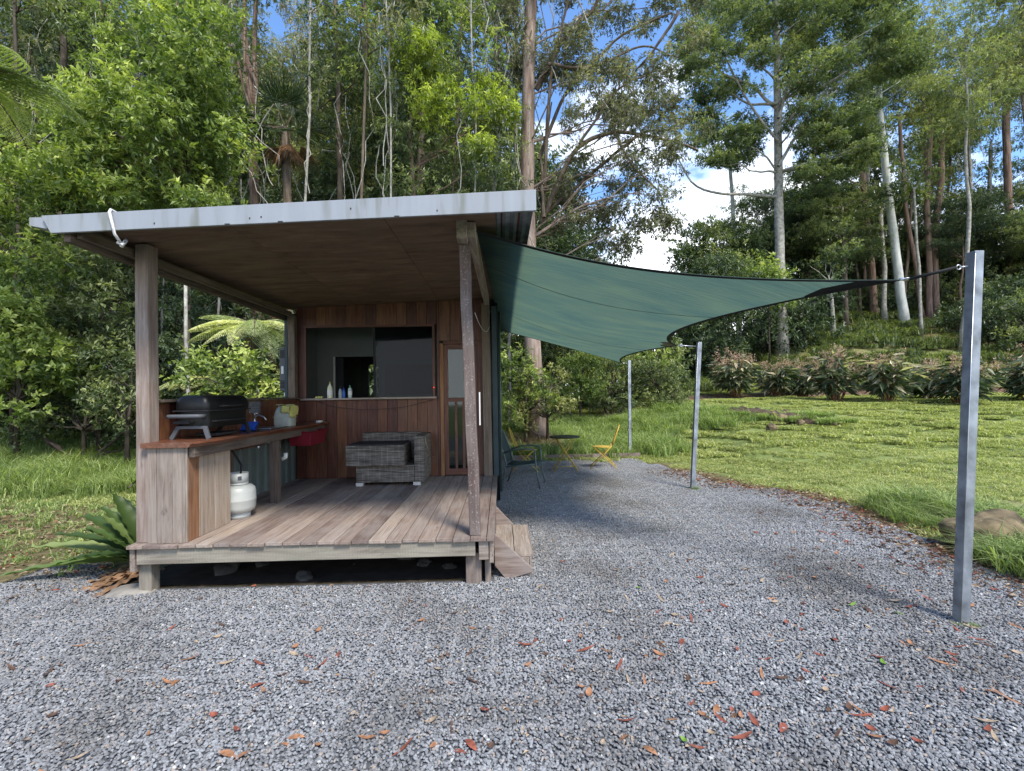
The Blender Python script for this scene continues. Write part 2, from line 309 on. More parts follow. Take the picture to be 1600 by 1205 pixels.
M['nest'] = leaf('nest_fern_leaves', (.018, .040, .010), (.048, .088, .022), (.13, .18, .06), .2, .5, .35)
M['frond'] = leaf('tree_fern_fronds', (.08, .12, .05), (.22, .28, .12), (.40, .44, .22), .35)
M['bk_grey'] = bark('pale_grey_bark', (.12, .11, .09), (.27, .255, .22), (.42, .41, .37), 5, 5)
M['bk_white'] = bark('smooth_white_bark', (.28, .28, .25), (.42, .43, .40), (.52, .53, .50), 3, 1.2, .7, .2)
M['bk_red'] = bark('red_brown_bark', (.085, .052, .040), (.18, .118, .088), (.29, .215, .17), 11, 1.1)
M['bk_pink'] = bark('pinkish_brown_bark', (.13, .085, .065), (.245, .18, .145), (.38, .32, .275), 10, 1.2)
M['bk_brown'] = bark('brown_bark', (.05, .036, .026), (.12, .09, .065), (.21, .17, .13), 9, 1.6)
M['bk_dark'] = bark('dark_bark', (.03, .024, .018), (.07, .055, .042), (.13, .11, .09), 9, 1.6)
M['lf_red'] = plain('rust_red_leaf', (.25, .075, .045), .7, 0, .35, 40)
M['lf_orange'] = plain('orange_brown_leaf', (.33, .16, .08), .7, 0, .35, 40)
M['lf_tan'] = plain('tan_leaf', (.36, .27, .18), .8, 0, .3, 40)
M['lf_brown'] = plain('dark_brown_leaf', (.10, .055, .035), .8, 0, .35, 40)
M['lf_green'] = plain('small_green_leaf', (.13, .24, .03), .6, 0, .2, 40)

# ------------------------------------------------------------------ mesh building
class MB:
    def __init__(s): s.v = []; s.f = []; s.n = 0; s.lc = []; s.rn = []; s.sm = []
    def add(s, v, f, lc=None, rn=None, smooth=False):
        v = np.asarray(v, float).reshape(-1, 3)
        s.v.append(v); s.f += [tuple(i + s.n for i in q) for q in f]; s.n += len(v)
        s.lc.append(v if lc is None else np.asarray(lc, float)); s.sm += [smooth] * len(f)
        s.rn.append(np.full(len(v), random.random() if rn is None else rn)); return s
    def beam(s, p, q, w, h, up=(0, 0, 1), rn=None, taper=1.):
        """a board from p to q, w wide across, h deep along up"""
        p = np.asarray(p, float); q = np.asarray(q, float); d = q - p; l = np.linalg.norm(d); d = d / l
        u = np.asarray(up, float); u = u - d * u.dot(d); u /= np.linalg.norm(u); a = np.cross(d, u)
        V = []; LC = []; off = np.array([random.random() * 9, random.random() * 9, random.random() * 9])
        for e, c, k in ((0, p, 1.), (l, q, taper)):
            for sa, su in ((-1, -1), (1, -1), (1, 1), (-1, 1)):
                V.append(c + a * sa * w / 2 * k + u * su * h / 2 * k); LC.append(np.array([e, sa * w / 2, su * h / 2]) + off)
        return s.add(V, [(3, 2, 1, 0), (4, 5, 6, 7), (0, 1, 5, 4), (1, 2, 6, 5), (2, 3, 7, 6), (3, 0, 4, 7)], LC, rn)
    def box(s, x0, x1, y0, y1, z0, z1, rn=None, axis=None):
        d = (x1 - x0, y1 - y0, z1 - z0); ax = axis if axis is not None else int(np.argmax(d))
        c = ((x0 + x1) / 2, (y0 + y1) / 2, (z0 + z1) / 2)
        if ax == 0: return s.beam((x0, c[1], c[2]), (x1, c[1], c[2]), d[1], d[2], (0, 0, 1), rn)
        if ax == 1: return s.beam((c[0], y0, c[2]), (c[0], y1, c[2]), d[0], d[2], (0, 0, 1), rn)
        return s.beam((c[0], c[1], z0), (c[0], c[1], z1), d[0], d[1], (0, 1, 0), rn)
    def tube(s, pts, rad, n=8, caps=True, rn=None, noise=0.):
        pts = np.asarray(pts, float); k = len(pts); rad = np.full(k, rad) if np.isscalar(rad) else np.asarray(rad, float)
        t = np.gradient(pts, axis=0); t /= np.linalg.norm(t, axis=1)[:, None] + 1e-9
        ref = np.array([0, 0, 1.]) if abs(t[0][2]) < .9 else np.array([1., 0, 0])
        a = np.cross(t, ref); bad = np.linalg.norm(a, axis=1) < .05
        a[bad] = np.cross(t[bad], (0, 1, .3)); a /= np.linalg.norm(a, axis=1)[:, None]; b = np.cross(t, a)
        an = np.arange(n) * 2 * PI / n
        rr = rad[:, None] * (1 + noise * rng.normal(size=(k, n)))
        V = pts[:, None] + rr[..., None] * (np.cos(an)[None, :, None] * a[:, None] + np.sin(an)[None, :, None] * b[:, None])
        V = V.reshape(-1, 3); F = [(i * n + j, i * n + (j + 1) % n, (i + 1) * n + (j + 1) % n, (i + 1) * n + j) for i in range(k - 1) for j in range(n)]
        if caps: F += [tuple(range(n))[::-1], tuple((k - 1) * n + j for j in range(n))]
        return s.add(V, F, None, rn, True)
    def lathe(s, prof, c=(0, 0, 0), n=24, rn=None, caps=True):
        prof = [(max(r, .0005), z) for r, z in prof]; k = len(prof); an = np.arange(n) * 2 * PI / n
        V = [(c[0] + r * math.cos(x), c[1] + r * math.sin(x), c[2] + z) for r, z in prof for x in an]
        F = [(i * n + j, i * n + (j + 1) % n, (i + 1) * n + (j + 1) % n, (i + 1) * n + j) for i in range(k - 1) for j in range(n)]
        if caps: F += [tuple(range(n))[::-1], tuple((k - 1) * n + j for j in range(n))]
        return s.add(V, F, None, rn, True)
    def prism(s, poly, a, b, axis=1, rn=None):
        """poly (2D) extruded along axis from a to b"""
        n = len(poly); V = []
        for t in (a, b):
            for p in poly:
                V.append({0: (t, p[0], p[1]), 1: (p[0], t, p[1]), 2: (p[0], p[1], t)}[axis])
        F = [tuple(range(n))[::-1], tuple(range(n, 2 * n))] + [(i, (i + 1) % n, n + (i + 1) % n, n + i) for i in range(n)]
        return s.add(V, F, np.array(V) + random.random() * 5, rn)
    def build(s, name, mat, parent=None, bevel=0., thick=0.):
        me = bpy.data.meshes.new(name); V = np.concatenate(s.v)
        o = bpy.data.objects.new(name, me); COL.objects.link(o)
        if parent is not None:
            o.parent = parent; V = V - np.array(wloc(parent))
        me.from_pydata(V.tolist(), [], s.f)
        a = me.attributes.new('lc', 'FLOAT_VECTOR', 'POINT'); a.data.foreach_set('vector', np.concatenate(s.lc).ravel())
        a = me.attributes.new('rnd', 'FLOAT', 'POINT'); a.data.foreach_set('value', np.concatenate(s.rn))
        me.polygons.foreach_set('use_smooth', s.sm); me.update(); me.materials.append(mat)
        if bevel:
            b = o.modifiers.new('bevel', 'BEVEL'); b.width = bevel; b.segments = 2; b.limit_method = 'ANGLE'; b.angle_limit = R_(50)
        if thick:
            b = o.modifiers.new('solid', 'SOLIDIFY'); b.thickness = thick
        return o
def wloc(o):
    v = Vector((0, 0, 0))
    while o is not None: v += o.location; o = o.parent
    return v
def tag(o, label=None, cat=None, group=None, kind=None):
    for k, v in (('label', label), ('category', cat), ('group', group), ('kind', kind)):
        if v: o[k] = v
    return o
def empty(name, loc, label, cat, group=None):
    o = bpy.data.objects.new(name, None); COL.objects.link(o); o.location = tuple(float(c) for c in loc); o.empty_display_size = .1
    return tag(o, label, cat, group)
def copy_tree(o, parent=None):
    c = o.copy(); COL.objects.link(c); c.parent = parent
    for ch in list(o.children): copy_tree(ch, c)
    return c
def fastmesh(name, V, F3, rnd, mat, parent=None, smooth=False):
    """triangle soup straight from numpy"""
    me = bpy.data.meshes.new(name); V = np.asarray(V, np.float32)
    if parent is not None: V = V - np.array(wloc(parent), np.float32)
    F3 = np.asarray(F3, np.int32)
    me.vertices.add(len(V)); me.vertices.foreach_set('co', V.ravel())
    me.loops.add(F3.size); me.loops.foreach_set('vertex_index', F3.ravel())
    k = F3.shape[1]; me.polygons.add(len(F3)); me.polygons.foreach_set('loop_start', np.arange(len(F3), dtype=np.int32) * k)
    me.polygons.foreach_set('use_smooth', np.full(len(F3), smooth))
    a = me.attributes.new('rnd', 'FLOAT', 'POINT'); a.data.foreach_set('value', np.asarray(rnd, np.float32))
    me.update(calc_edges=True); me.materials.append(mat)
    o = bpy.data.objects.new(name, me); COL.objects.link(o)
    if parent is not None: o.parent = parent
    return o
def unit(a): return a / (np.linalg.norm(a, axis=-1, keepdims=True) + 1e-9)
def leaf_geo(P, D, Ln, Wd, rn, r, fold=.18):
    """one folded leaf (two triangles) at each P pointing along D"""
    n = len(P); up = unit(np.array([0, 0, 1.]) + .55 * r.normal(size=(n, 3))); S = unit(np.cross(D, up)); U = np.cross(S, D)
    Ln = np.asarray(Ln).reshape(-1, 1) * np.ones((n, 1)); Wd = np.asarray(Wd).reshape(-1, 1) * np.ones((n, 1))
    m_ = P + D * Ln * .45 + U * Ln * fold * .5
    tip = P + D * Ln - U * Ln * fold * .4
    V = np.stack([P, m_ - S * Wd / 2, tip, m_ + S * Wd / 2], 1).reshape(-1, 3)
    i = np.arange(n) * 4; F = np.stack([np.stack([i, i + 2, i + 1], 1), np.stack([i, i + 3, i + 2], 1)], 1).reshape(-1, 3)
    return V, F, np.repeat(rn, 4)
def crown_geo(clumps, seed, sprays=70, k=9, ln=.14, asp=.38, droop=.0, flat=.62, shell=.45, bright_top=.25):
    """clumps: rows x y z r. Sprays of leaves spread through each clump, thickest near its skin"""
    r = np.random.default_rng(seed); C = np.asarray(clumps, float); out = []
    Ps = []; Ds = []; Rn = []
    for c in C:
        n = max(4, int(sprays * (c[3] ** 2)))
        d = unit(r.normal(size=(n, 3))); rad = c[3] * (shell + (1 - shell) * r.random(n) ** .6) * (1 + .18 * r.normal(size=n))
        p = c[:3] + d * rad[:, None] * np.array([1, 1, flat])
        ax = unit(d * np.array([1, 1, .7]) + np.array([0, 0, .35 - droop]) + .35 * r.normal(size=(n, 3)))
        base = r.random() * .35 + .15
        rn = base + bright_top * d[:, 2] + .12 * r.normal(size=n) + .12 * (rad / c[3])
        pk = np.repeat(p, k, 0); ak = np.repeat(ax, k, 0); rk = np.repeat(rn, k)
        side = unit(np.cross(ak, r.normal(size=(n * k, 3))))
        dd = unit(ak * (.25 + .5 * r.random((n * k, 1))) + side * 1. + np.array([0, 0, -droop])); 
        Ps.append(pk + ak * (r.random((n * k, 1)) - .2) * ln * 1.6); Ds.append(dd); Rn.append(rk + .10 * r.normal(size=n * k))
    P = np.concatenate(Ps); D = np.concatenate(Ds); rn = np.clip(np.concatenate(Rn), 0, 1); n = len(P)
    l = ln * (.65 + .7 * r.random(n)); return leaf_geo(P, D, l, l * asp, rn, r)
def bend(p, q, r, k=7, amt=.06, sag=0.):
    p = np.asarray(p, float); q = np.asarray(q, float); t = np.linspace(0, 1, k)[:, None]; l = np.linalg.norm(q - p)
    off = np.cumsum(r.normal(size=(k, 3)), 0); off -= off[0] * (1 - t) + off[-1] * t
    return p * (1 - t) + q * t + off * amt * l / math.sqrt(k) + np.array([0, 0, 1.]) * sag * l * 4 * t * (1 - t)
def trunk_geo(mb, pts, r0, r1, clumps, r, limbs=12, n=8, start=.35, lr=.35, flare=1.35, twigs=0):
    pts = np.asarray(pts, float); k = len(pts); t = np.linspace(0, 1, k); rad = r0 + (r1 - r0) * t ** .9; rad[0] *= flare
    mb.tube(pts, rad, n, noise=.03)
    C = np.asarray(clumps, float)
    if not len(C): return
    idx = r.permutation(len(C))[:limbs]
    for i in idx:
        c = C[i]; zt = pts[:, 2]; lo = int(start * (k - 1))
        j = lo + int(np.argmin(np.abs(zt[lo:] - (c[2] - .35 * np.hypot(*(c[:2] - pts[-1][:2])) - .2)))); j = min(j, k - 1)
        q = c[:3] + r.normal(size=3) * c[3] * .25
        b = bend(pts[j], q, r, 7, .10, .05); ra = np.linspace(rad[j] * lr + .006, .008, 7); mb.tube(b, ra, 5, False)
        for _ in range(twigs):
            s_ = b[r.integers(2, 6)]; e = c[:3] + unit(r.normal(size=3)) * c[3] * .8
            mb.tube(bend(s_, e, r, 5, .12, .03), np.linspace(.014, .004, 5), 4, False)
def make_tree(name, label, cat, base, pts, r0, r1, clumps, leafmat, barkmat, seed, group=None, limbs=12, start=.35, lr=.35, twigs=0, trunkn=9, vines=0, flare=1.35, **kw):
    r = np.random.default_rng(seed + 999); root = empty(name, base, label, cat, group)
    mb = MB(); trunk_geo(mb, pts, r0, r1, clumps, r, limbs, trunkn, start, lr, flare, twigs); mb.build('trunk', barkmat, root)
    if vines:
        vb = MB(); P = np.asarray(pts, float)
        for _ in range(vines):
            a = P[r.integers(len(P) // 2, len(P))] + r.normal(size=3) * (.5, .3, .3); b = a + np.array([r.normal() * .7, r.normal() * .3, -r.uniform(2, 6)])
            vb.tube(bend(a, b, r, 10, .10), .014, 4, False)
        vb.build('vine', M['bk_grey'], root)
    if len(clumps):
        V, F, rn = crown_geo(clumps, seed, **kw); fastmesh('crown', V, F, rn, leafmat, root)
    return root
def blob(r, c, s, n, rr, low=.0):
    """n clump centres through an ellipsoid about c"""
    d = unit(r.normal(size=(n, 3))); rad = r.random(n) ** .45; p = np.array(c) + d * rad[:, None] * np.array(s)
    return np.column_stack([p, rr * (.65 + .7 * r.random(n))])

# ------------------------------------------------------------------ setting: ground, gravel, path
def grid_axis(segs):
    a = [segs[0][0]]
    for s0, s1, st in segs:
        a += list(np.arange(s0 + st, s1 + 1e-6, st))
    return np.array(a)
gx = grid_axis([(-400, -60, 20), (-60, -14, 1.), (-14, 14, .25), (14, 60, 1.), (60, 420, 20)])
gy = grid_axis([(-60, -6, 3), (-6, 24, .25), (24, 80, 1.), (80, 460, 20)])
X, Y = np.meshgrid(gx, gy); Z = terr(X, Y)
V = np.column_stack([X.ravel(), Y.ravel(), Z.ravel()]); nx = len(gx)
i = (np.arange(len(gy) - 1)[:, None] * nx + np.arange(nx - 1)[None]).ravel()
g = fastmesh('ground', V, np.column_stack([i, i + 1, i + nx + 1, i + nx]), np.zeros(len(V)), M['ground'], smooth=True)
def soil_mask(x, y):
    u = x / np.maximum(y, .5)
    s = sm(-2.9, -3.2, x) * sm(8.4, 6.6, y + .25 * (x + 4.5)) * sm(2, 3.5, y) * .72          # litter strip left of the shed
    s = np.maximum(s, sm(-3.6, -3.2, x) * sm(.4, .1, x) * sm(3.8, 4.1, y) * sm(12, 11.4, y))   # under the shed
    s = np.maximum(s, sm(14, 17, y) * sm(-.1, -.3, u))                                   # forest floor on the left
    s = np.maximum(s, sm(26, 30, y) * sm(.2, .5, u) * .8)
    s = np.maximum(s, .8 * sm(.9, .3, np.abs(y - 11.9 - .0 * x)) * sm(-.2, .2, x) * sm(1.2, .6, x))
    bx = np.interp(y, EDGE_Y, EDGE_X)
    s = np.maximum(s, sm(.9, .1, np.abs(x - bx)) * sm(11.6, 10, y) * .9 * (x > 2))
    yp = 21.3 + .02 * x
    s = np.maximum(s, sm(.9, .5, np.abs(y - yp)) * (x > 6.3))                            # the track behind the hedge
    return s
EDGE_Y = np.array([-6, 2, 3.7, 4.2, 5.2, 6.05, 7.3, 7.7, 9.2, 11.3, 11.5])
EDGE_X = np.array([6.5, 4.4, 4.25, 4.2, 4.3, 4.55, 4.45, 3.9, 3.5, 3.1, 3.0])
a = g.data.attributes.new('soil', 'FLOAT', 'POINT'); a.data.foreach_set('value', soil_mask(V[:, 0], V[:, 1]).astype(np.float32))
tag(g, kind='structure')
def pad_has(x, y):
    w = .07 * np.sin(y * 5.1) + .05 * np.sin(y * 13 + 1)
    ok = (x < np.interp(y, EDGE_Y, EDGE_X) + w) & (y > -4) & (y < 11.36)
    left = np.interp(y, [-4, 2, 3.6, 4.3, 4.9], [-9, -6.2, -5.2, -4.5, -4.0]) + 1.3 * w
    ok &= (x > left) & ((y < 4.9 + w) | (x > -3.))
    ok &= ~((x > -3.25) & (x < -.16) & (y > 4.10) )
    ok &= ~((x < -3.2) & (y > 4.55 + w)) | (x < -3.9)
    ok &= ~((x <= -.16) & (y > 5.1))
    return ok
cs = .1; px_ = np.arange(-9, 7, cs); py_ = np.arange(-4, 11.4, cs); PX, PY = np.meshgrid(px_, py_)
msk = pad_has(PX + cs / 2, PY + cs / 2); nx = len(px_) + 1
gxx, gyy = np.meshgrid(np.append(px_, 7), np.append(py_, 11.4)); i = (np.arange(len(py_))[:, None] * nx + np.arange(len(px_))[None])[msk]
V = np.column_stack([gxx.ravel(), gyy.ravel(), np.full(gxx.size, .006) + terr(gxx, gyy).ravel()])
pad = fastmesh('gravel', V, np.column_stack([i, i + 1, i + nx + 1, i + nx]), np.zeros(len(V)), M['pad']); tag(pad, kind='structure')

def instancer(name, pts, rot, scl, template, label=None):
    """stuff nobody could count: one object instancing a patch mesh on its points"""
    me = bpy.data.meshes.new(name); me.from_pydata(np.asarray(pts, float).tolist(), [], [])
    for n_, v_ in (('prot', rot), ('pscl', scl)):
        at = me.attributes.new(n_, 'FLOAT', 'POINT'); at.data.foreach_set('value', np.asarray(v_, np.float32))
    o = bpy.data.objects.new(name, me); COL.objects.link(o)
    ng = bpy.data.node_groups.new(name, 'GeometryNodeTree'); ng.interface.new_socket('Geometry', in_out='INPUT', socket_type='NodeSocketGeometry'); ng.interface.new_socket('Geometry', in_out='OUTPUT', socket_type='NodeSocketGeometry')
    gi = ng.nodes.new('NodeGroupInput'); go = ng.nodes.new('NodeGroupOutput'); ip = ng.nodes.new('GeometryNodeInstanceOnPoints'); oi = ng.nodes.new('GeometryNodeObjectInfo')
    oi.inputs['Object'].default_value = template; oi.inputs['As Instance'].default_value = True
    a1 = ng.nodes.new('GeometryNodeInputNamedAttribute'); a1.data_type = 'FLOAT'; a1.inputs['Name'].default_value = 'prot'
    a2 = ng.nodes.new('GeometryNodeInputNamedAttribute'); a2.data_type = 'FLOAT'; a2.inputs['Name'].default_value = 'pscl'
    cx = ng.nodes.new('ShaderNodeCombineXYZ'); l = ng.links.new
    l(gi.outputs[0], ip.inputs['Points']); l(oi.outputs['Geometry'], ip.inputs['Instance']); l(a1.outputs[0], cx.inputs['Z']); l(cx.outputs[0], ip.inputs['Rotation']); l(a2.outputs[0], ip.inputs['Scale']); l(ip.outputs[0], go.inputs[0])
    md = o.modifiers.new('scatter', 'NODES'); md.node_group = ng
    return tag(o, label, None, None, 'stuff')
def template(V, F, rn, mat, name):
    o = fastmesh(name, V, F, rn, mat); COL.objects.unlink(o); return o
ICO = None
def ico():
    import bmesh
    bm = bmesh.new(); bmesh.ops.create_icosphere(bm, subdivisions=1, radius=1); v = np.array([x.co[:] for x in bm.verts]); f = np.array([[q.index for q in x.verts] for x in bm.faces]); bm.free(); return v, f
IV, IF = ico()
def stone_tile(seed, size=.5, sp=.0155):
    r = np.random.default_rng(seed); n = int(size / sp); gxx, gyy = np.meshgrid(np.arange(n), np.arange(n)); k = gxx.size
    p = np.column_stack([(gxx.ravel() + .5) * sp - size / 2, (gyy.ravel() + .5) * sp - size / 2, r.uniform(.002, .013, k)]); p[:, :2] += r.uniform(-.5, .5, (k, 2)) * sp
    s = r.uniform(.0062, .0112, (k, 1)) * np.column_stack([r.uniform(.9, 1.4, k), r.uniform(.7, 1, k), r.uniform(.45, .8, k)])
    v = IV[None] * (1 + .16 * r.normal(size=(k, len(IV), 1))) * s[:, None]
    a = r.random(k) * 2 * PI; b = r.normal(size=k) * .35; ca, sa, cb, sb_ = np.cos(a), np.sin(a), np.cos(b), np.sin(b)
    x = v[..., 0] * cb[:, None] - v[..., 2] * sb_[:, None]; z = v[..., 0] * sb_[:, None] + v[..., 2] * cb[:, None]; y = v[..., 1]
    v = np.stack([x * ca[:, None] - y * sa[:, None], x * sa[:, None] + y * ca[:, None], z], -1) + p[:, None]
    f = IF[None] + (np.arange(k) * len(IV))[:, None, None]
    rn = np.clip(r.beta(2.2, 2.6, k), 0, .88); w = r.random(k); rn[w > .986] = 1.; rn[(w > .945) & (w <= .986)] = .92
    return v.reshape(-1, 3), f.reshape(-1, 3), np.repeat(rn, len(IV))
ts = .25
tx, ty = np.meshgrid(np.arange(-6.2, 6.4, ts), np.arange(1.4, 11.5, ts)); tx = tx.ravel(); ty = ty.ravel()
ok = pad_has(tx, ty) & (np.abs((tx - .02 * ty)) < ty * 1.15 + .6)
tx, ty = tx[ok], ty[ok]; which = rng.integers(0, 3, len(tx))
for w in range(3):
    tp = template(*stone_tile(40 + w, .28), M['stone'], 'stone_patch'); q = which == w
    instancer('gravel_stones', np.column_stack([tx[q], ty[q], terr(tx[q], ty[q]) + .006]), rng.integers(0, 4, q.sum()) * PI / 2 + .1, np.ones(q.sum()), tp, 'loose blue grey gravel spread around the shed')

def blade_tile(seed, size, n, hmin, hmax, w, lean=.5, flop=.5):
    r = np.random.default_rng(seed); p = np.column_stack([r.uniform(-size / 2, size / 2, (n, 2)), np.full(n, -.01)])
    # blades gather in tufts
    c = r.uniform(-size / 2, size / 2, (max(3, n // 14), 2)); pick = r.integers(0, len(c), n); p[:, :2] = c[pick] + r.normal(size=(n, 2)) * size * .045
    hh = r.uniform(hmin, hmax, n); a = r.random(n) * 2 * PI; d = np.column_stack([np.cos(a), np.sin(a), np.zeros(n)]); ln = (r.random(n) * lean)[:, None]
    mid = p + np.array([0, 0, 1.]) * hh[:, None] * .6 + d * ln * hh[:, None] * .5
    tip = p + np.array([0, 0, 1.]) * (hh * (1 - flop * .35 * r.random(n)))[:, None] + d * (ln * 1.2 + flop * r.random((n, 1)) * .6) * hh[:, None]
    s = np.column_stack([-np.sin(a), np.cos(a), np.zeros(n)]) * w * r.uniform(.6, 1.3, (n, 1))
    V = np.stack([p - s / 2, p + s / 2, mid + s * .4, mid - s * .4, tip], 1).reshape(-1, 3); i = np.arange(n) * 5
    F = np.stack([np.stack([i, i + 1, i + 2], 1), np.stack([i, i + 2, i + 3], 1), np.stack([i + 3, i + 2, i + 4], 1)], 1).reshape(-1, 3)
    rn = np.clip(.42 + .2 * r.normal(size=n) + .2 * r.random(len(c))[pick] - .1, 0, 1); return V, F, np.repeat(rn, 5)
def grass_field(name, sel, x0, x1, y0, y1, step, tmpl, smin, smax, label):
    gx_, gy_ = np.meshgrid(np.arange(x0, x1, step), np.arange(y0, y1, step)); gx_ = gx_.ravel() + rng.uniform(-.6, .6, gx_.size) * step; gy_ = gy_.ravel() + rng.uniform(-.6, .6, gy_.size) * step
    q = sel(gx_, gy_) & (np.abs(gx_ - .02 * gy_) < gy_ * 1.2 + 1); gx_, gy_ = gx_[q], gy_[q]
    instancer(name, np.column_stack([gx_, gy_, terr(gx_, gy_)]), rng.random(len(gx_)) * 6.28, rng.uniform(smin, smax, len(gx_)), tmpl, label)
def lawn_ok(x, y): return (soil_mask(x, y) + .25 * rng.random(len(x)) < .62) & ~pad_has(x, y) & ~((x > -3.4) & (x < .3) & (y > 3.6) & (y < 11.4))
t1 = template(*blade_tile(1, .6, 900, .02, .065, .0095, 1.1, 1.0), M['grass'], 'lawn_patch')
t2 = template(*blade_tile(2, .9, 1900, .025, .085, .016, 1.2, 1.1), M['grass'], 'lawn_patch')
grass_field('lawn_grass', lawn_ok, 2.5, 13, 1.5, 11.5, .42, t1, .8, 1.25, 'short mown lawn sloping up to the right')
grass_field('lawn_grass', lawn_ok, -1, 34, 11.5, 27, .62, t2, .8, 1.3, 'short mown lawn below the hedge')
grass_field('lawn_grass', lawn_ok, -14, -3.3, 3.5, 12.5, .42, t1, .9, 1.6, 'patchy short grass left of the shed')
t3 = template(*blade_tile(3, .7, 420, .12, .42, .013, .9, .9), M['grass_long'], 'grass_patch')
def edgeband(x, y):
    u = x / y; n = np.sin(x * 1.9 + 2) * np.sin(y * 1.4 + 1)
    right = (x > -.5) & (y > 11.6) & (y < 16.8 + .8 * n) & (x < 4.6 + .5 * n)
    mid = (x > -1) & (x < 7.2) & (y > 13.5) & (y < 17)
    left = (x < -4.2) & (y > 8.2 + .35 * (x + 6) * 0 + .5 * n) & (y < 13.5)
    return right | mid | left
t4 = template(*blade_tile(4, 1.6, 420, .15, .55, .05, 1.1, 1.2), M['lf_mid'], 'undergrowth_patch')
grass_field('slope_undergrowth', lambda x, y: (x > .42 * y) & (rng.random(len(x)) < .75), 9, 66, 24, 46, 1.0, t4, .6, 1.5, 'ferny undergrowth on the right slope')
t5 = template(*blade_tile(5, .6, 150, .02, .09, .010, 1.1, 1.1), M['grass_long'], 'thin_grass_patch')
grass_field('thin_grass', lambda x, y: (x < -3.5 - .12 * np.sin(y * 4)) & (y > 4.9) & (rng.random(len(x)) < .8), -11, -3.4, 4.9, 9.0, .32, t5, .6, 1.5, 'thin grass through the leaf litter')
grass_field('long_grass', edgeband, -14, 8, 7.5, 17.2, .38, t3, .6, 1.2, 'long unmown grass beyond the timber edging')

# ------------------------------------------------------------------ the shed
DZ = .42; YF = 3.97; YB = 6.98; XL, XR = -2.97, -.12
shed = empty('open_kitchen_shed', (-1.5, 5.4, 0), 'timber kitchen shed with raised deck, flat metal roof and a serving window', 'shed')
mb = MB(); x = XL - .08; k = 0; shade_sheet = MB(); shade_sheet.add([(-3.3, 4.14, .016), (-.14, 4.14, .016), (-.14, 7.1, .016), (-3.3, 7.1, .016)], [(0, 1, 2, 3)]); tag(shade_sheet.build('soil', plain('under_deck_shade_soil', (.018, .014, .011), 1, 0, .4, 9, bump=.5)), kind='structure')   # soil sheet blackened with painted under-deck shade; decking: boards running into the shed
while x < XR + .02:
    w = .138 + rng.uniform(-.006, .006); x1 = min(x + w, XR + .05); e = rng.uniform(-.012, .010)
    cut = YF + rng.uniform(.8, 2.4)
    mb.box(x, x1 - .006, YF - .045 + e, YB - .01, DZ - .028, DZ + rng.uniform(-.002, .001), axis=1); x = x1
mb.build('deck_floor', M['deck'], shed, .003)
mb = MB(); mb.beam((XL - .02, YF - .005, .325), (-.235, YF - .005, .332), .032, .132, rn=.55); mb.build('deck_fascia', M['fascia_wood'], shed, .004)
for a_, b_, w_, h_, r_n in (((XL - .055, YF - .02, .295), (XL - .055, YB, .295), .04, .19, .35), ((-.10, YF - .02, .30), (-.10, YB + .05, .30), .035, .19, .5), ((-.205, YF - .008, .32), (-.125, YF - .008, .32), .03, .175, .4)): MB().beam(a_, b_, w_, h_, rn=r_n).build('deck_edge_board', M['grey_wood'], shed, .003)
for yy in (4.6, 5.3, 6.0, 6.7): MB().box(XL, -.14, yy, yy + .05, .24, .385).build('deck_joist', M['dark_wood'], shed)
def stump(x, y, w, z0, z1, mat, nm='stump'):
    mb = MB(); mb.beam((x, y, z0), (x, y, z1), w, w, (0, 1, 0)); return mb.build(nm, mat, shed, .008)
stump(-2.965, 4.06, .105, -.12, .26, M['fascia_wood']); stump(-.255, 4.08, .13, -.02, .27, M['grey_wood']); stump(-.135, 4.07, .05, -.02, .22, M['grey_wood'])
stump(-1.5, 5.6, .12, -.05, .25, M['dark_wood']); stump(-2.9, 6.8, .13, -.05, .25, M['dark_wood']); stump(-.2, 6.8, .13, -.05, .25, M['dark_wood'])
def post(p, q, w, d, mat, rn=.5):
    mb = MB(); p = np.array(p, float); q = np.array(q, float); n = 9; c = [p + (q - p) * t / n for t in range(n + 1)]
    V = []; LC = []
    for t, cc in enumerate(c):
        j = rng.normal(size=2) * .0022 * (0 < t < n)
        for sx, sy in ((-1, -1), (1, -1), (1, 1), (-1, 1)):
            V.append(cc + np.array([sx * w / 2 + j[0], sy * d / 2 + j[1], 0])); LC.append((t * .28 + p[0], sx * w / 2 + 3, sy * d / 2 + 7))
    F = [(a * 4 + b, a * 4 + (b + 1) % 4, a * 4 + 4 + (b + 1) % 4, a * 4 + 4 + b) for a in range(n) for b in range(4)] + [(3, 2, 1, 0), (n * 4, n * 4 + 1, n * 4 + 2, n * 4 + 3)]
    mb.add(V, F, LC, rn); return mb.build('post', mat, shed, .007)
o = post((-2.968, 4.05, DZ + .002), (-2.975, 4.05, 2.90), .108, .12, M['post_wood'], .6)
o = post((-.235, 4.03, DZ + .002), (-.295, 4.03, 2.92), .092, .095, M['speck_wood'], .55); tag(o, 'dark speckled corner post at the deck steps')
o = post((-3.0, 6.90, 1.58), (-3.0, 6.90, 2.78), .10, .10, M['dark_wood'], .8)
o = post((-.20, 6.93, DZ), (-.21, 6.93, 2.93), .12, .10, M['dark_wood'], .95)
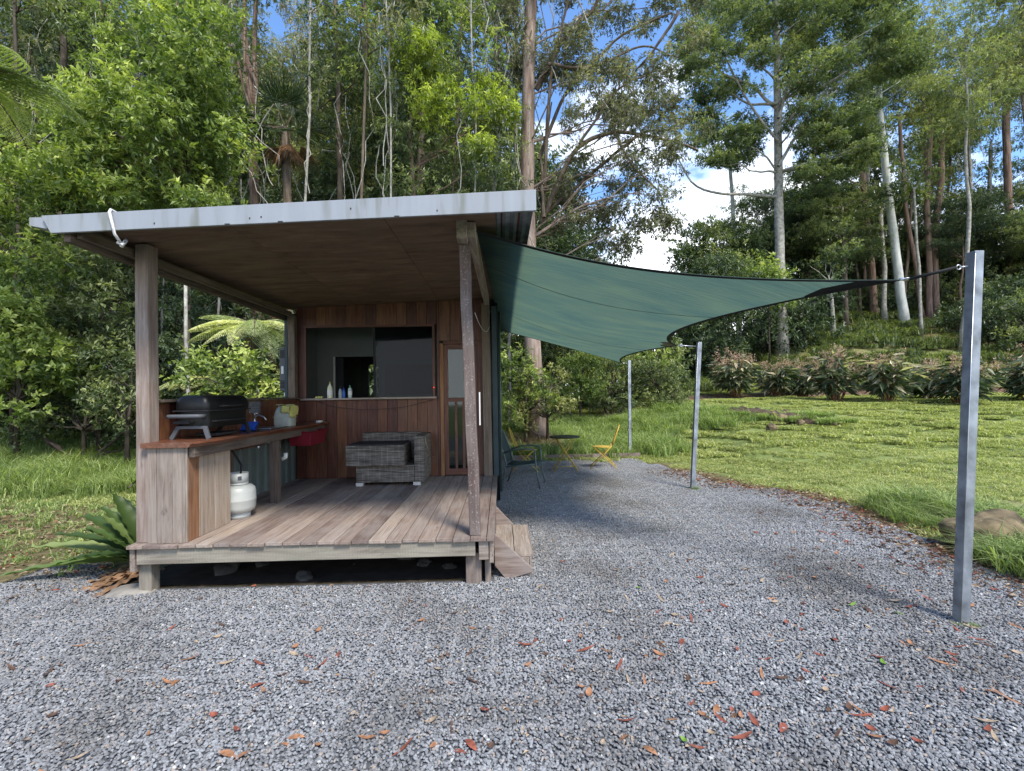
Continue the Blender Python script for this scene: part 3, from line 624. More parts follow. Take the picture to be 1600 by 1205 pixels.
# roof: ply ceiling, beams, purlins, metal sheet, fascia
def soff(x): return 2.905 + .040 * (x + 3.15)
RX0, RX1, RY0, RY1 = -3.30, .27, 3.47, 11.0
mb = MB(); xs = [RX0, -2.1, -.9, -.02]
for a_, b_ in zip(xs[:-1], xs[1:]):
    for c_, d_ in ((RY0 + .02, 5.2), (5.2, YB + .1)):
        mb.beam((a_ + .002, (c_ + d_) / 2, soff(a_) + .008), (b_ - .002, (c_ + d_) / 2, soff(b_) + .008), d_ - c_ - .004, .012, rn=random.uniform(.4, .6))
mb.build('ceiling', M['ply'], shed)
mb = MB(); mb.beam((-3.14, RY0 + .03, 2.835), (-3.14, YB + .02, 2.80), .05, .15, rn=.6); mb.beam((-3.075, RY0 + .06, 2.83), (-3.02, YB - .1, 2.80), .045, .07, rn=.9); mb.build('roof_beam', M['dark_wood'], shed, .004)
mb = MB(); mb.beam((-.225, 3.86, 2.955), (-.19, YB + .05, 2.965), .07, .12, rn=.9); mb.beam((-.30, 3.83, 2.95), (-.30, 3.97, 2.95), .085, .16, rn=.9); mb.build('side_beam', M['grey_wood'], shed, .004)
mb = MB()
for yy in (3.6, 4.6, 5.6, 6.6, 7.6, 8.6, 9.6, 10.6): mb.beam((-.02, yy, soff(0) - .0), (RX1 - .015, yy, soff(.2) - .0), .05, .06, rn=.1)
for xx in (.02, .14): mb.beam((xx, RY0 + .03, soff(xx) + .045), (xx, RY1, soff(xx) + .045), .08, .03, rn=.1)
mb.build('overhang_batten', M['red_wood'], shed)
n = 96; xx = np.linspace(RX0 + .12, RX1 + .01, n); zz = soff(xx) + .030 + .007 * np.sin(xx * 2 * PI / .076)
V = np.concatenate([np.column_stack([xx, np.full(n, RY0 - .01), zz]), np.column_stack([xx, np.full(n, RY1), zz])]); F = [(i, i + 1, n + i + 1, n + i) for i in range(n - 1)]
mb = MB(); mb.add(V, F); mb.build('roof_sheet', M['galv'], shed, 0, .004)
fz0 = lambda x: 2.805 + .0395 * (x + 3.20); fz1 = lambda x: 2.935 + .0470 * (x + 3.20)
mb = MB(); mb.prism([(-3.205, fz0(-3.205)), (RX1 + .01, fz0(RX1)), (RX1 + .01, fz1(RX1)), (-3.27, fz1(-3.27))], RY0 - .028, RY0 - .004)
mb.prism([(-.62, fz1(-.62) - .004), (.1, fz1(.1) - .004), (.1, fz1(.1) + .018), (-.62, fz1(-.62) + .016)], RY0 + .03, RY0 + .30)
f_ = mb.build('roof_fascia', M['fascia'], shed, .003); tag(f_, 'pale zinc grey metal fascia with small screw holes')
mb = MB(); mb.prism([(-3.38, 2.87), (-3.255, 2.845), (-3.235, 2.93), (-3.38, 2.93)], RY0 + .0, RY0 + .10); mb.build('gutter_end', M['fascia'], shed, .002)
mb = MB()
for px0, py0 in ((241, 349), (390, 341), (408, 339), (548, 326), (683, 329)):
    c = aty(px0, py0, RY0 - .0295); MB().beam(c + [0, 0, -.006], c + [0, 0, .006], .008, .002, (0, 1, 0)).build('fascia_screw', M['stain'], f_)
for px0 in (355, 438, 620): c = aty(px0, 344 - (px0 - 355) * .042 + 8.0, RY0 - .0295); c[2] = fz0(c[0]) + .004; MB().beam(c - [.018, 0, 0], c + [.018, 0, 0], .002, .010).build('fascia_clip', M['stain'], f_)
# left half wall, end panel, counter
mb = MB(); y = 4.15
while y < YB - .02: y1 = min(y + .15, YB - .02); mb.box(-2.985, -2.960, y, y1 - .004, 1.02, 1.575, axis=2); y = y1
mb.build('half_wall', M['red_wood'], shed, .002)
mb = MB(); mb.box(-3.02, -2.90, 4.145, YB - .09, 1.577, 1.602, rn=.3, axis=1); mb.build('wall_cap', M['dark_wood'], shed, .003)
n = 90; yy = np.linspace(4.15, YB, n); xx = -2.99 + .010 * np.sign(np.sin(yy * 2 * PI / .19))
V = np.concatenate([np.column_stack([xx, yy, np.full(n, .12)]), np.column_stack([xx, yy, np.full(n, 1.17)])]); mb = MB(); mb.add(V, [(i, i + 1, n + i + 1, n + i) for i in range(n - 1)]); mb.build('wall_sheet', M['teal_sheet'], shed, 0, .003)
counter = tag(MB().box(-2.90, -2.62, 4.2, 6.9, 1.13, 1.16, rn=.2, axis=1).build('counter', M['dark_wood'], shed), 'oiled live edge counter along the open side')
n = 40; yy = np.linspace(YF - .03, 6.93, n); ed = -2.485 + .018 * np.sin(yy * 2.3) + .010 * np.sin(yy * 6.1) + .006 * np.sin(yy * 15) - .06 * sm(4.05, YF - .03, yy)
for nm, z0, z1, ins in (('counter_top', 1.205, 1.248, 0),):
    V = []
    for j in range(n): V += [(-2.95 if yy[j] > 4.16 else -2.95, yy[j], z1), (ed[j] - .008, yy[j], z1), (ed[j], yy[j], z1 - .014), (ed[j] - .022, yy[j], z0), (-2.95, yy[j], z0)]
    F = [(j * 5 + a, j * 5 + (a + 1) % 5, j * 5 + 5 + (a + 1) % 5, j * 5 + 5 + a) for j in range(n - 1) for a in range(5)] + [(0, 1, 2, 3, 4), tuple(range(n * 5 - 1, n * 5 - 6, -1))]
    V = np.array(V); mb = MB(); mb.add(V, F, V[:, [1, 0, 2]] * [1, 1, 1], .5); mb.build(nm, M['counter'], counter)
mb = MB(); mb.beam((-2.572, YF + .025, 1.160), (-2.572, 6.9, 1.160), .05, .088, rn=.35); mb.build('counter_rail', M['dark_wood'], counter, .004)
mb = MB(); mb.beam((-2.57, 5.44, DZ), (-2.57, 5.44, 1.115), .085, .085, (0, 1, 0), rn=.35); mb.build('counter_leg', M['dark_wood'], counter, .004)
mb = MB(); mb.beam((-2.90, 5.1, DZ), (-2.90, 5.1, 1.2), .09, .05, (0, 1, 0), rn=.2); mb.build('wall_stud', M['dark_wood'], counter)
mb = MB()
for a_, b_, rn in ((-2.972, -2.842, .45), (-2.838, -2.715, .35), (-2.713, -2.612, .50)): mb.box(a_ + (.058 if a_ < -2.9 else 0), b_, YF + .0, YF + .022, DZ + .002, 1.203, rn=rn, axis=2)
mb.box(-2.611, -2.597, YF + .003, YF + .022, DZ + .002, 1.203, rn=.65, axis=2)
mb.build('end_panel', M['grey_wood'], counter, .002)
mb = MB(); mb.box(-2.622, -2.600, YF + .024, 4.135, DZ + .002, 1.115, rn=.6, axis=2); mb.build('side_board', M['rust_wood'], counter, .002)
mb = MB(); mb.box(-2.622, -2.600, 4.14, 4.355, DZ + .002, 1.113, rn=.5, axis=2); mb.box(-2.620, -2.598, 4.359, 4.60, DZ + .002, 1.113, rn=.62, axis=2); mb.build('side_panel', M['pale_wood'], counter, .002)
# sink with tap and trap
sink = tag(MB().box(-2.88, -2.56, 5.32, 5.74, 1.250, 1.262, rn=.5).build('sink', M['steel'], shed, .004))
mb = MB(); mb.box(-2.85, -2.59, 5.36, 5.70, 1.09, 1.203); mb.build('basin', M['steel'], sink, .02)
mb = MB(); tp = aty(428, 650, 5.6); mb.tube([(-2.84, 5.52, 1.262), (-2.84, 5.52, 1.40)], .012); mb.tube([(-2.84, 5.52, 1.385), (-2.79, 5.515, 1.405), (-2.73, 5.51, 1.385), (-2.70, 5.51, 1.345)], .009); mb.tube([(-2.88, 5.52, 1.425), (-2.80, 5.52, 1.425)], .007); mb.tube([(-2.84, 5.52, 1.4), (-2.84, 5.52, 1.43)], .010); mb.build('tap', M['steel'], sink)
mb = MB(); mb.tube([(-2.60, 5.56, 1.10), (-2.60, 5.56, .95), (-2.585, 5.56, .905), (-2.545, 5.56, .885), (-2.51, 5.56, .91), (-2.505, 5.56, .96)], .024, 10); mb.lathe([(.034, 0), (.034, .04)], (-2.60, 5.56, 1.02), 14); mb.lathe([(.032, 0), (.032, .03)], (-2.60, 5.56, .94), 14); mb.build('drain_pipe', M['pvc'], sink)
mb = MB(); mb.tube([(-2.52, 4.95, 1.10), (-2.495, 4.94, 1.095)], .014, 8); mb.build('hook', M['steel'], counter)
# back wall with the serving window and the door
WX0, WX1, WZ0, WZ1 = -2.84, -1.0, 1.585, 2.615
mb = MB(); x = -2.99
def topz(x): return soff(x) - .002
while x < -.90:
    x1 = min(x + .147, -.895); c = (x + x1) / 2
    if c > WX0 - .02 and c < WX1 + .04: mb.box(x, x1 - .004, YB, YB + .022, DZ, WZ0 - .03, axis=2); mb.box(x, x1 - .004, YB, YB + .022, WZ1 + .03, topz(c), axis=2)
    else: mb.box(x, x1 - .004, YB, YB + .022, DZ, topz(c), axis=2)
    x = x1
while x < -.26: x1 = min(x + .16, -.255); mb.box(x, x1 - .004, YB, YB + .022, 2.40, topz(x), axis=2); x = x1
mb.build('back_wall', M['red_wood'], shed, .002)
win = tag(MB().box(WX0 - .03, WX1 + .03, YB - .005, YB + .03, WZ1 + .0, WZ1 + .035, rn=.2).box(WX0 - .03, WX0, YB - .004, YB + .03, WZ0, WZ1, rn=.2).box(WX1, WX1 + .035, YB - .004, YB + .03, WZ0, WZ1, rn=.3).build('serving_window', M['red_wood'], shed, .002))
mb = MB(); mb.box(WX0 - .06, WX1 + .06, YB - .09, YB + .10, WZ0 - .030, WZ0 - .003, rn=.8); mb.build('window_sill', M['grey_wood'], win, .003)
mb = MB(); mb.box(-1.87, WX1 - .002, YB + .045, YB + .050, WZ0, WZ1); mb.build('tinted_pane', M['tinted'], win)
mb = MB(); mb.box(-1.875, -1.845, YB + .035, YB + .060, WZ0, WZ1, rn=.2); mb.build('sliding_frame', M['inner_dark'], win)
mb = MB(); mb.lathe([(.006, 0), (.006, .01)], (-.985, YB - .012, 1.71), 8); mb.build('indicator_light', M['led'], win)
mb = MB(); mb.box(-.893, -.84, YB - .01, YB + .02, DZ, 2.36, rn=.9, axis=2); mb.build('wall_trim', M['rust_wood'], shed, .002)
door = tag(MB().box(-.835, -.775, YB - .006, YB + .02, DZ + .01, 2.34, rn=.4, axis=2).box(-.42, -.345, YB - .006, YB + .02, DZ + .01, 2.34, rn=.3, axis=2).box(-.775, -.42, YB - .005, YB + .02, 2.27, 2.34, rn=.4).box(-.775, -.42, YB - .005, YB + .02, 1.50, 1.56, rn=.3).box(-.775, -.42, YB - .005, YB + .02, DZ + .01, DZ + .10, rn=.3).build('door', M['red_wood'], shed, .002))
mb = MB(); mb.box(-.340, -.26, YB - .004, YB + .02, DZ, 2.39, rn=.2, axis=2); mb.box(-.84, -.26, YB - .003, YB + .02, 2.345, 2.395, rn=.2); mb.build('door_frame', M['red_wood'], shed)
mb = MB(); mb.box(-.775, -.42, YB + .006, YB + .010, DZ + .1, 2.27); mb.build('glass_pane', M['glass'], door)
for xx in (-.665, -.555): MB().box(xx - .018, xx + .018, YB - .004, YB + .012, DZ + .10, 1.50, rn=.5, axis=2).build('door_bar', M['red_wood'], door)
mb = MB(); mb.lathe([(.004, 0), (.022, .005), (.026, .02), (.018, .032), (.004, .036)], (0, 0, 0), 14)
kb = mb.build('door_handle', M['steel'], door); kb.rotation_euler = (R_(90), 0, 0); kb.location = tuple(Vector((-.80, YB - .006, 1.66)) - wloc(door))
# cabin behind: walls, partition, floor, ceiling
def slab(nm, mat, par, *b):
    for q in b: MB().box(*q).build(nm, mat, par)
slab('cabin_floor', M['inner_dark'], shed, (-3.1, -.06, YB + .03, 10.6, DZ - .02, DZ))
slab('cabin_ceiling', M['inner'], shed, (-3.1, -.06, YB + .03, 10.6, 2.80, 2.83))
slab('cabin_left_wall', M['side_sheet'], shed, (-3.13, -3.09, YB - .05, 10.6, .05, 2.84))
slab('rear_wall', M['inner'], shed, (-2.60, -.06, 10.56, 10.6, DZ, 2.8), (-3.09, -2.60, 10.56, 10.6, DZ, 1.55), (-3.09, -2.60, 10.56, 10.6, 2.3, 2.8), (-3.09, -2.93, 10.56, 10.6, 1.55, 2.3))
slab('partition_wall', M['inner'], shed, (-3.09, -2.78, 8.0, 8.06, DZ, 2.8), (-2.05, -.06, 8.0, 8.06, DZ, 2.8), (-2.78, -2.05, 8.0, 8.06, 2.27, 2.8))
slab('partition_trim', M['white_paint'], shed, (-2.80, -2.77, 7.985, 7.999, DZ, 2.27))
slab('inner_curtain', M['inner_dark'], shed, (-2.80, -2.66, 8.07, 8.09, 1.0, 2.26))
slab('inner_wall', M['inner'], shed, (-3.09, -3.07, YB + .04, 10.5, DZ, 2.8), (-.09, -.07, YB + .04, 10.5, DZ, 2.8))
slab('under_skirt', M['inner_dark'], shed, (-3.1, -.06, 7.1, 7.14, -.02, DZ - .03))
n = 150; yy = np.linspace(YB + .06, 10.62, n); xx = -.045 + .010 * np.sign(np.sin(yy * 2 * PI / .13))
V = np.concatenate([np.column_stack([xx, yy, np.full(n, .02)]), np.column_stack([xx, yy, np.full(n, 2.98)])]); mb = MB(); mb.add(V, [(i, i + 1, n + i + 1, n + i) for i in range(n - 1)]); sw = mb.build('side_wall', M['side_sheet'], shed, 0, .004)
mb = MB(); mb.box(-.125, -.050, YB - .03, YB + .05, DZ - .02, 2.90, rn=.3, axis=2); mb.build('corner_strip', M['side_sheet'], sw)
mb = MB(); mb.tube([(-.015, 7.75, .0), (-.015, 7.75, 2.95)], .020, 10); mb.build('downpipe', M['teal_frame'], sw)
slab('rear_cladding', M['side_sheet'], shed, (-3.1, -2.60, 10.61, 10.63, .1, 1.5), (-2.6, -.05, 10.61, 10.63, .1, 2.9))
# television in the cabin
tv = empty('television', (-1.5, 7.9, 1.7), 'dark flat television inside the cabin behind the serving window', 'television')
slab('screen', M['black'], tv, (-1.93, -1.15, 7.93, 7.96, 1.62, 2.12)); slab('bracket', M['black_matt'], tv, (-1.6, -1.5, 7.96, 7.998, 1.8, 1.95))
# wall mounted heater outside the cabin
hw = empty('gas_water_heater', (-3.16, 7.0, 1.7), 'slim grey gas heater with black vents on outside cabin wall', 'water heater')
MB().box(-3.225, -3.135, 6.98, 7.25, 1.70, 2.33).build('casing', M['grey_plastic'], hw, .006)
for z0 in (2.18, 1.74):
    mb = MB()
    for i in range(6): mb.box(-3.215, -3.150, 6.972, 6.982, z0 + i * .020, z0 + i * .020 + .011)
    mb.build('vent', M['black_matt'], hw)
MB().box(-3.200, -3.165, 6.973, 6.981, 1.95, 2.06).build('control_plate', M['white'], hw); MB().tube([(-3.18, 7.05, 1.70), (-3.18, 7.05, 1.62), (-3.12, 7.05, 1.60)], .012).build('pipe', M['steel'], hw)
# loose wires and small fittings
def wire(nm, pts, rad, mat, label, cat, par=None):
    pts = np.array(pts, float); t = np.linspace(0, 1, 24); i = np.linspace(0, 1, len(pts)); P = np.column_stack([np.interp(t, i, pts[:, k]) for k in range(3)])
    for _ in range(3): P[1:-1] = (P[:-2] + 2 * P[1:-1] + P[2:]) / 4
    o = MB().tube(P, rad, 6).build(nm, mat, par); return tag(o, label, cat)
W_ = lambda px, py, y: aty(px, py, y)
wire('string', [W_(497, 628, 6.95), W_(520, 636, 6.9), W_(570, 641, 6.88), (W_(630, 637, 6.9)), W_(676, 625, 6.95)], .004, M['stain'], 'thin dark string sagging below the serving window sill', 'string')
wire('wire', [W_(742, 489, 4.1), W_(748, 505, 5.0), W_(755, 517, 6.0), W_(761, 519, 6.4), W_(765, 510, 6.85)], .003, M['rope'], 'thin loop of wire hanging between the two right posts', 'wire')
MB().lathe([(.004, 0), (.010, .006), (.004, .014)], (0, 0, 0), 8).build('hook', M['steel'], shed)
bpy.context.view_layer.update()
hk = bpy.data.objects['hook.001'] if 'hook.001' in bpy.data.objects else None
if hk: hk.location = tuple(Vector(W_(628, 634, 6.965)) - wloc(shed)); hk.rotation_euler = (R_(90), 0, 0)
rp_ = empty('rope', W_(172, 330, RY0), 'white rope tied around the left end of the roof fascia', 'rope')
xx = W_(173, 335, RY0 - .04)
MB().tube([(xx[0] - .03, RY0 + .25, fz1(xx[0]) + .012), (xx[0] - .01, RY0 - .03, fz1(xx[0]) + .014), (xx[0] - .005, RY0 - .045, fz1(xx[0]) - .01), (xx[0] + .01, RY0 - .042, fz0(xx[0]) + .05), (xx[0] + .022, RY0 - .035, fz0(xx[0]) - .03), (xx[0] + .02, RY0 + .03, fz0(xx[0]) - .08)], .010, 7).build('loop', M['rope'], rp_)
MB().tube([(xx[0] + .0, RY0 + .02, fz0(xx[0]) - .07), (xx[0] + .03, RY0 + .03, fz0(xx[0]) - .09), (xx[0] + .045, RY0 + .04, fz0(xx[0]) - .05), (xx[0] + .01, RY0 + .04, fz0(xx[0]) - .10)], .013, 7).build('knot', M['rope'], rp_)
tag(MB().box(-.188, -.178, 4.02, 4.05, 1.34, 1.62).build('white_strip', M['white'], shed))

# steps beside the deck
st = empty('wooden_step', (.1, 4.65, 0), 'weathered wooden step with two angled side boards at the deck corner', 'step')
mb = MB(); mb.box(-.075, .092, 4.15, 5.12, .175, .20, rn=.5, axis=1); mb.box(.098, .262, 4.17, 5.10, .172, .198, rn=.6, axis=1); mb.build('tread', M['grey_wood'], st, .003)
mb = MB(); mb.box(.225, .25, 4.17, 5.10, .0, .170, rn=.4, axis=1); mb.build('riser', M['grey_wood'], st, .003); MB().box(.06, .222, 4.15, 4.168, 0, .172, rn=.4).build('side_riser', M['grey_wood'], st, .002)
for y0, xe in ((4.12, .24), (5.13, .20)):
    mb = MB(); mb.prism([(-.078, .395), (-.078, .12), (.02, -.005), (xe - .0, .055), (xe + .01, .085)], y0, y0 + .028, rn=.45); mb.build('side_board', M['post_wood'], st, .003)

# ------------------------------------------------------------------ shade sail and its posts
A_ = np.array([-.19, 3.97, 2.99]); B_ = np.array([2.92, 3.36, 2.385]); C_ = np.array([2.90, 7.65, 2.35]); D_ = np.array([3.02, 11.6, 2.31]); E_ = np.array([-.02, 10.3, 3.0])
def arc(p, q, mid, t):
    t = np.asarray(t)[:, None]; return p * (1 - t) + q * t + np.asarray(mid, float) * 4 * t * (1 - t)
nu, nv = 56, 72
us = np.linspace(0, 1, nu); vs = np.linspace(0, 1, nv)
top = arc(A_, B_, (.0, .50, .0), us); bot = arc(E_, D_, (.0, -.12, 0), us); left = arc(A_, E_, (.03, 0, -.02), vs)
vsp = .46; rt = np.zeros((nv, 3))
a = vs <= vsp; rt[a] = arc(B_, C_, (-.70, 0, -.01), vs[a] / vsp); rt[~a] = arc(C_, D_, (-.36, 0, .02), (vs[~a] - vsp) / (1 - vsp))
U_, V_ = us[None, :, None], vs[:, None, None]
S_ = (1 - V_) * top[None] + V_ * bot[None] + (1 - U_) * left[:, None] + U_ * rt[:, None] - ((1 - U_) * (1 - V_) * A_ + U_ * (1 - V_) * B_ + (1 - U_) * V_ * E_ + U_ * V_ * D_)
S_[..., 2] -= .10 * np.sin(PI * us)[None] * np.sin(PI * vs)[:, None]
sail = empty('shade_sail', (1.5, 7, 2.4), 'green shade cloth sail stretched from the shed roof to three steel posts', 'shade sail')
F = [(i * nu + j, i * nu + j + 1, (i + 1) * nu + j + 1, (i + 1) * nu + j) for i in range(nv - 1) for j in range(nu - 1)]
mb = MB(); mb.add(S_.reshape(-1, 3), F, None, .5, True); mb.build('fabric', M['sail'], sail)
mb = MB(); up = np.array([0, 0, .004])
def strip(P, Q): 
    n = len(P); mb.add(np.concatenate([P, Q]), [(i, i + 1, n + i + 1, n + i) for i in range(n - 1)], None, .5)
for edge, inn in ((S_[0], S_[1]), (S_[-1], S_[-2]), (S_[:, -1], S_[:, -2])):
    d = unit(inn - edge); strip(edge - d * .004 - up, edge + d * .045 - up)
mb.build('edge_webbing', M['black_strap'], sail, 0, .004)
mb = MB()
for v in (.16, .58):
    k = v * (nv - 1); i = int(k); row = S_[i] * (1 - (k - i)) + S_[i + 1] * (k - i); sm_ = MB(); mb = sm_; strip(row - [0, .010, .009], row + [0, .010, -.009]); sm_.build('seam', M['black_strap'], sail)
def patch(c, n1, n2, nm):
    P = np.array([c, *n1]); q = MB(); q.add(P - [0, 0, .006], [tuple(range(len(P)))], None, .4); q.build(nm, M['black_strap'], sail, 0, .004)
patch(S_[0, -1], [S_[0, -4], S_[1, -4], S_[2, -4], S_[3, -3], S_[4, -2], S_[4, -1]], None, 'corner_patch')
ic = int(vsp * (nv - 1)); mb = MB(); Q = [S_[ic, -1]] + [S_[ic + int(round(3.2 * math.sin(a))), -1 - int(round(4.5 * math.cos(a)))] for a in np.linspace(-1.35, 1.35, 9)]
mb.add(np.array(Q) - [0, 0, .006], [tuple(range(len(Q)))], None, .5); mb.build('corner_patch', plain('pale_patch', (.22, .21, .16), .9), sail, 0, .004)
def sail_post(base, topc, label):
    o = empty('sail_post', base, label, 'steel post', 'steel posts holding the shade sail'); b = np.array(base, float); t = np.array(topc, float)
    mb = MB(); d = t - b; w = .064
    V = []; 
    for c, ww in ((b, w), (t, w), (t, w - .008), (t - unit(d) * .05, w - .008)):
        for sx, sy in ((-1, -1), (1, -1), (1, 1), (-1, 1)): V.append(c + np.array([sx * ww / 2, sy * ww / 2, 0]))
    F = [(a * 4 + j, a * 4 + (j + 1) % 4, a * 4 + 4 + (j + 1) % 4, a * 4 + 4 + j) for a in range(3) for j in range(4)] + [(12, 13, 14, 15)]
    mb.add(V, F); mb.build('shaft', M['galv'], o, .006)
    mb = MB(); mb.tube([b + [-.0315, -.0315, .0], t + [-.0315, -.0315, -.02]], .0022, 4); mb.build('corner_line', M['galv2'], o)  # thin pale tube added to draw the post's corner edge as a line
    return o
PB = (3.07, 3.15, -.02); PBt = (3.31, 3.20, 2.535); PC = (3.08, 7.65, -.02); PCt = (3.27, 7.7, 2.40); PD = (3.18, 11.75, -.02); PDt = (3.24, 11.85, 2.40)
pb = sail_post(PB, PBt, 'nearest and tallest looking galvanised post with a black strap tied to it')
pc = sail_post(PC, PCt, 'galvanised post at the middle of the gravel edge')
pd = sail_post(PD, PDt, 'farthest galvanised post beside the long grass and timber edging')
def ring(mb, c, r, t, nrm=(0, 1, 0), n=14):
    nn = unit(np.array(nrm, float)); a = unit(np.cross(nn, (0.3, .2, 1))); b = np.cross(nn, a); P = [np.array(c) + r * (math.cos(x) * a + math.sin(x) * b) for x in np.linspace(0, 2 * PI, n)]; mb.tube(P, t, 6, False)
mb = MB(); e0 = np.array([3.24, 3.19, 2.43]); mb.tube([e0, e0 - [.045, -.002, .003]], .006); ring(mb, e0 - [.06, -.002, .004], .016, .004); mb.build('eye_bolt', M['galv2'], pb)
mb = MB(); mb.tube([B_ + [.05, -.01, 0], e0 - [.075, 0, .006]], .012, 6); mb.build('strap', M['black_strap'], sail)
mb = MB(); ring(mb, B_ + [.03, -.005, 0], .018, .005, (0, .3, 1)); mb.tube([B_ + [-.01, 0, 0], B_ + [.06, -.01, .004]], .010); mb.build('shackle', M['galv2'], sail)
mb = MB(); mb.tube([C_, (3.20, 7.67, 2.33)], .007, 6); ring(mb, (2.95, 7.655, 2.347), .02, .005, (0, 1, .2)); mb.build('link', M['galv2'], sail); mb = MB(); mb.tube([D_, (3.17, 11.78, 2.33)], .007, 6); mb.build('link', M['galv2'], sail)
mb = MB(); mb.tube([A_, A_ + [-.06, -.06, .05]], .006, 6); mb.build('tie', M['galv2'], sail)

# ------------------------------------------------------------------ objects on the deck
bq = empty('gas_grill', (-2.72, 4.55, 1.25), 'black portable gas grill with grey handle and stand on the counter', 'barbecue')
gx0, gx1, gy0, gy1 = -2.875, -2.575, 4.22, 4.92
def rbox(mb, x0, x1, y0, y1, z0, z1, top_in=0., n=5, rad=.05, rn=.5):
    def ringp(ix, z): 
        P = []
        for cx, cy, a0 in ((x1 - rad - ix, y1 - rad - ix, 0), (x0 + rad + ix, y1 - rad - ix, PI / 2), (x0 + rad + ix, y0 + rad + ix, PI), (x1 - rad - ix, y0 + rad + ix, 3 * PI / 2)):
            for j in range(n): a = a0 + j * PI / 2 / (n - 1); P.append((cx + rad * math.cos(a), cy + rad * math.sin(a), z))
        return P
    lv = [(0, z0), (0, z0 + (z1 - z0) * .45), (top_in * .25, z0 + (z1 - z0) * .75), (top_in * .6, z0 + (z1 - z0) * .93), (top_in, z1)]
    V = []; [V.extend(ringp(a, b)) for a, b in lv]; m_ = 4 * n
    F = [(i * m_ + j, i * m_ + (j + 1) % m_, (i + 1) * m_ + (j + 1) % m_, (i + 1) * m_ + j) for i in range(len(lv) - 1) for j in range(m_)] + [tuple(range(m_))[::-1], tuple((len(lv) - 1) * m_ + j for j in range(m_))]
    mb.add(V, F, None, rn, True); return mb
rbox(MB(), gx0, gx1, gy0, gy1, 1.50, 1.635, .05).build('lid', M['black'], bq, .004)
rbox(MB(), gx0 + .012, gx1 - .012, gy0 + .012, gy1 - .012, 1.345, 1.492, -.0).build('firebox', M['black'], bq, .003)
MB().box(gx0 - .006, gx1 + .006, gy0 - .006, gy1 + .006, 1.490, 1.502).build('rim', M['black_matt'], bq, .003)
MB().tube([(gx0 + .0, gy0 + .01, 1.45), (gx0 - .005, gy0 - .055, 1.452), (gx0 + .02, gy0 - .075, 1.453), (gx1 - .05, gy0 - .075, 1.453), (gx1 - .028, gy0 - .055, 1.452), (gx1 - .03, gy0 + .01, 1.45)], .018, 10).build('side_handle', M['grey_plastic'], bq)
MB().box(gx0 + .03, gx1 - .13, gy0 - .05, gy0 + .012, 1.385, 1.41).build('side_shelf', M['black_matt'], bq, .004)
for y0, lm in ((gy0 + .005, 'grey_plastic'), (gy1 - .03, 'black_matt')):
    mb = MB(); mb.beam((gx0 - .02, y0, 1.249), (gx0 + .045, y0, 1.36), .025, .035, (1, 0, 0)); mb.beam((gx1 + .005, y0, 1.249), (gx1 - .03, y0, 1.36), .025, .035, (1, 0, 0)); mb.beam((gx0 + .03, y0, 1.352), (gx1 - .03, y0, 1.352), .028, .026); mb.build('leg', M[lm], bq, .003)
mb = MB(); mb.tube([(gx1 + .0, 4.38, 1.53), (gx1 + .045, 4.39, 1.535), (gx1 + .05, 4.50, 1.535), (gx1 + .045, 4.72, 1.535), (gx1, 4.73, 1.53)], .009, 8); mb.build('lid_handle', M['black_matt'], bq)
th = MB().lathe([(.022, 0), (.022, .008), (.018, .010)], (0, 0, 0), 16).build('thermometer', M['steel'], bq); th.location = tuple(Vector((gx1 - .002, 4.56, 1.578)) - bq.location); th.rotation_euler = (0, R_(82), 0)
for yy in (4.42, 4.68):
    kn = MB().lathe([(.020, 0), (.020, .012), (.015, .026)], (0, 0, 0), 14).build('knob', M['black_matt'], bq); kn.location = tuple(Vector((gx1 - .01, yy, 1.43)) - bq.location); kn.rotation_euler = (0, R_(90), 0)
MB().box(gx1 - .05, gx1 + .03, 4.30, 4.80, 1.395, 1.408).build('front_rail', M['black_matt'], bq, .003)
MB().box(-2.80, -2.60, 4.4, 4.75, 1.262, 1.285).build('grease_tray', M['black_matt'], bq, .004)
gb = empty('gas_bottle', (-2.63, 4.80, DZ), 'off white gas bottle on the deck below the counter', 'gas bottle'); c = (-2.63, 4.80, DZ)
MB().lathe([(.02, .045), (.10, .048), (.140, .075), (.153, .11), (.155, .17), (.1575, .176), (.1575, .182), (.155, .188), (.155, .25), (.146, .29), (.12, .315), (.08, .325), (.03, .33)], c, 36, caps=False).build('tank', M['white_paint'], gb)
MB().lathe([(.095, .0), (.105, .0), (.105, .05), (.095, .05)], c, 28, caps=False).build('foot_ring', M['white_paint'], gb, 0, .003)
mb = MB(); a0, a1 = .9, 2 * PI + .35; n = 30
for z0, z1, s0, s1 in ((.325, .345, a0, a1), (.345, .44, a0 - .4, a1 + .1)):
    an = np.linspace(s0, s1, n); V = [(c[0] + .088 * math.cos(t), c[1] + .088 * math.sin(t), c[2] + z) for z in (z0, z1) for t in an]; mb.add(V, [(i, i + 1, n + i + 1, n + i) for i in range(n - 1)], None, .5, True)
mb.build('collar', M['white_paint'], gb, 0, .004)
mb = MB(); mb.tube([(c[0], c[1], DZ + .32), (c[0], c[1], DZ + .40)], .018, 10); mb.tube([(c[0] - .0, c[1] - .02, DZ + .39), (c[0] - .0, c[1] + .03, DZ + .39)], .014, 8); mb.build('valve', M['galv2'], gb)
an = np.linspace(-1.15, -.78, 8); V = [(c[0] + .0915 * math.cos(t), c[1] + .0915 * math.sin(t), DZ + z) for z in (.375, .415) for t in an]; mb = MB(); mb.add(V, [(i, i + 1, 9 + i, 8 + i) for i in range(7)], None, .5); mb.build('collar_sticker', M['grey_plastic'], gb)
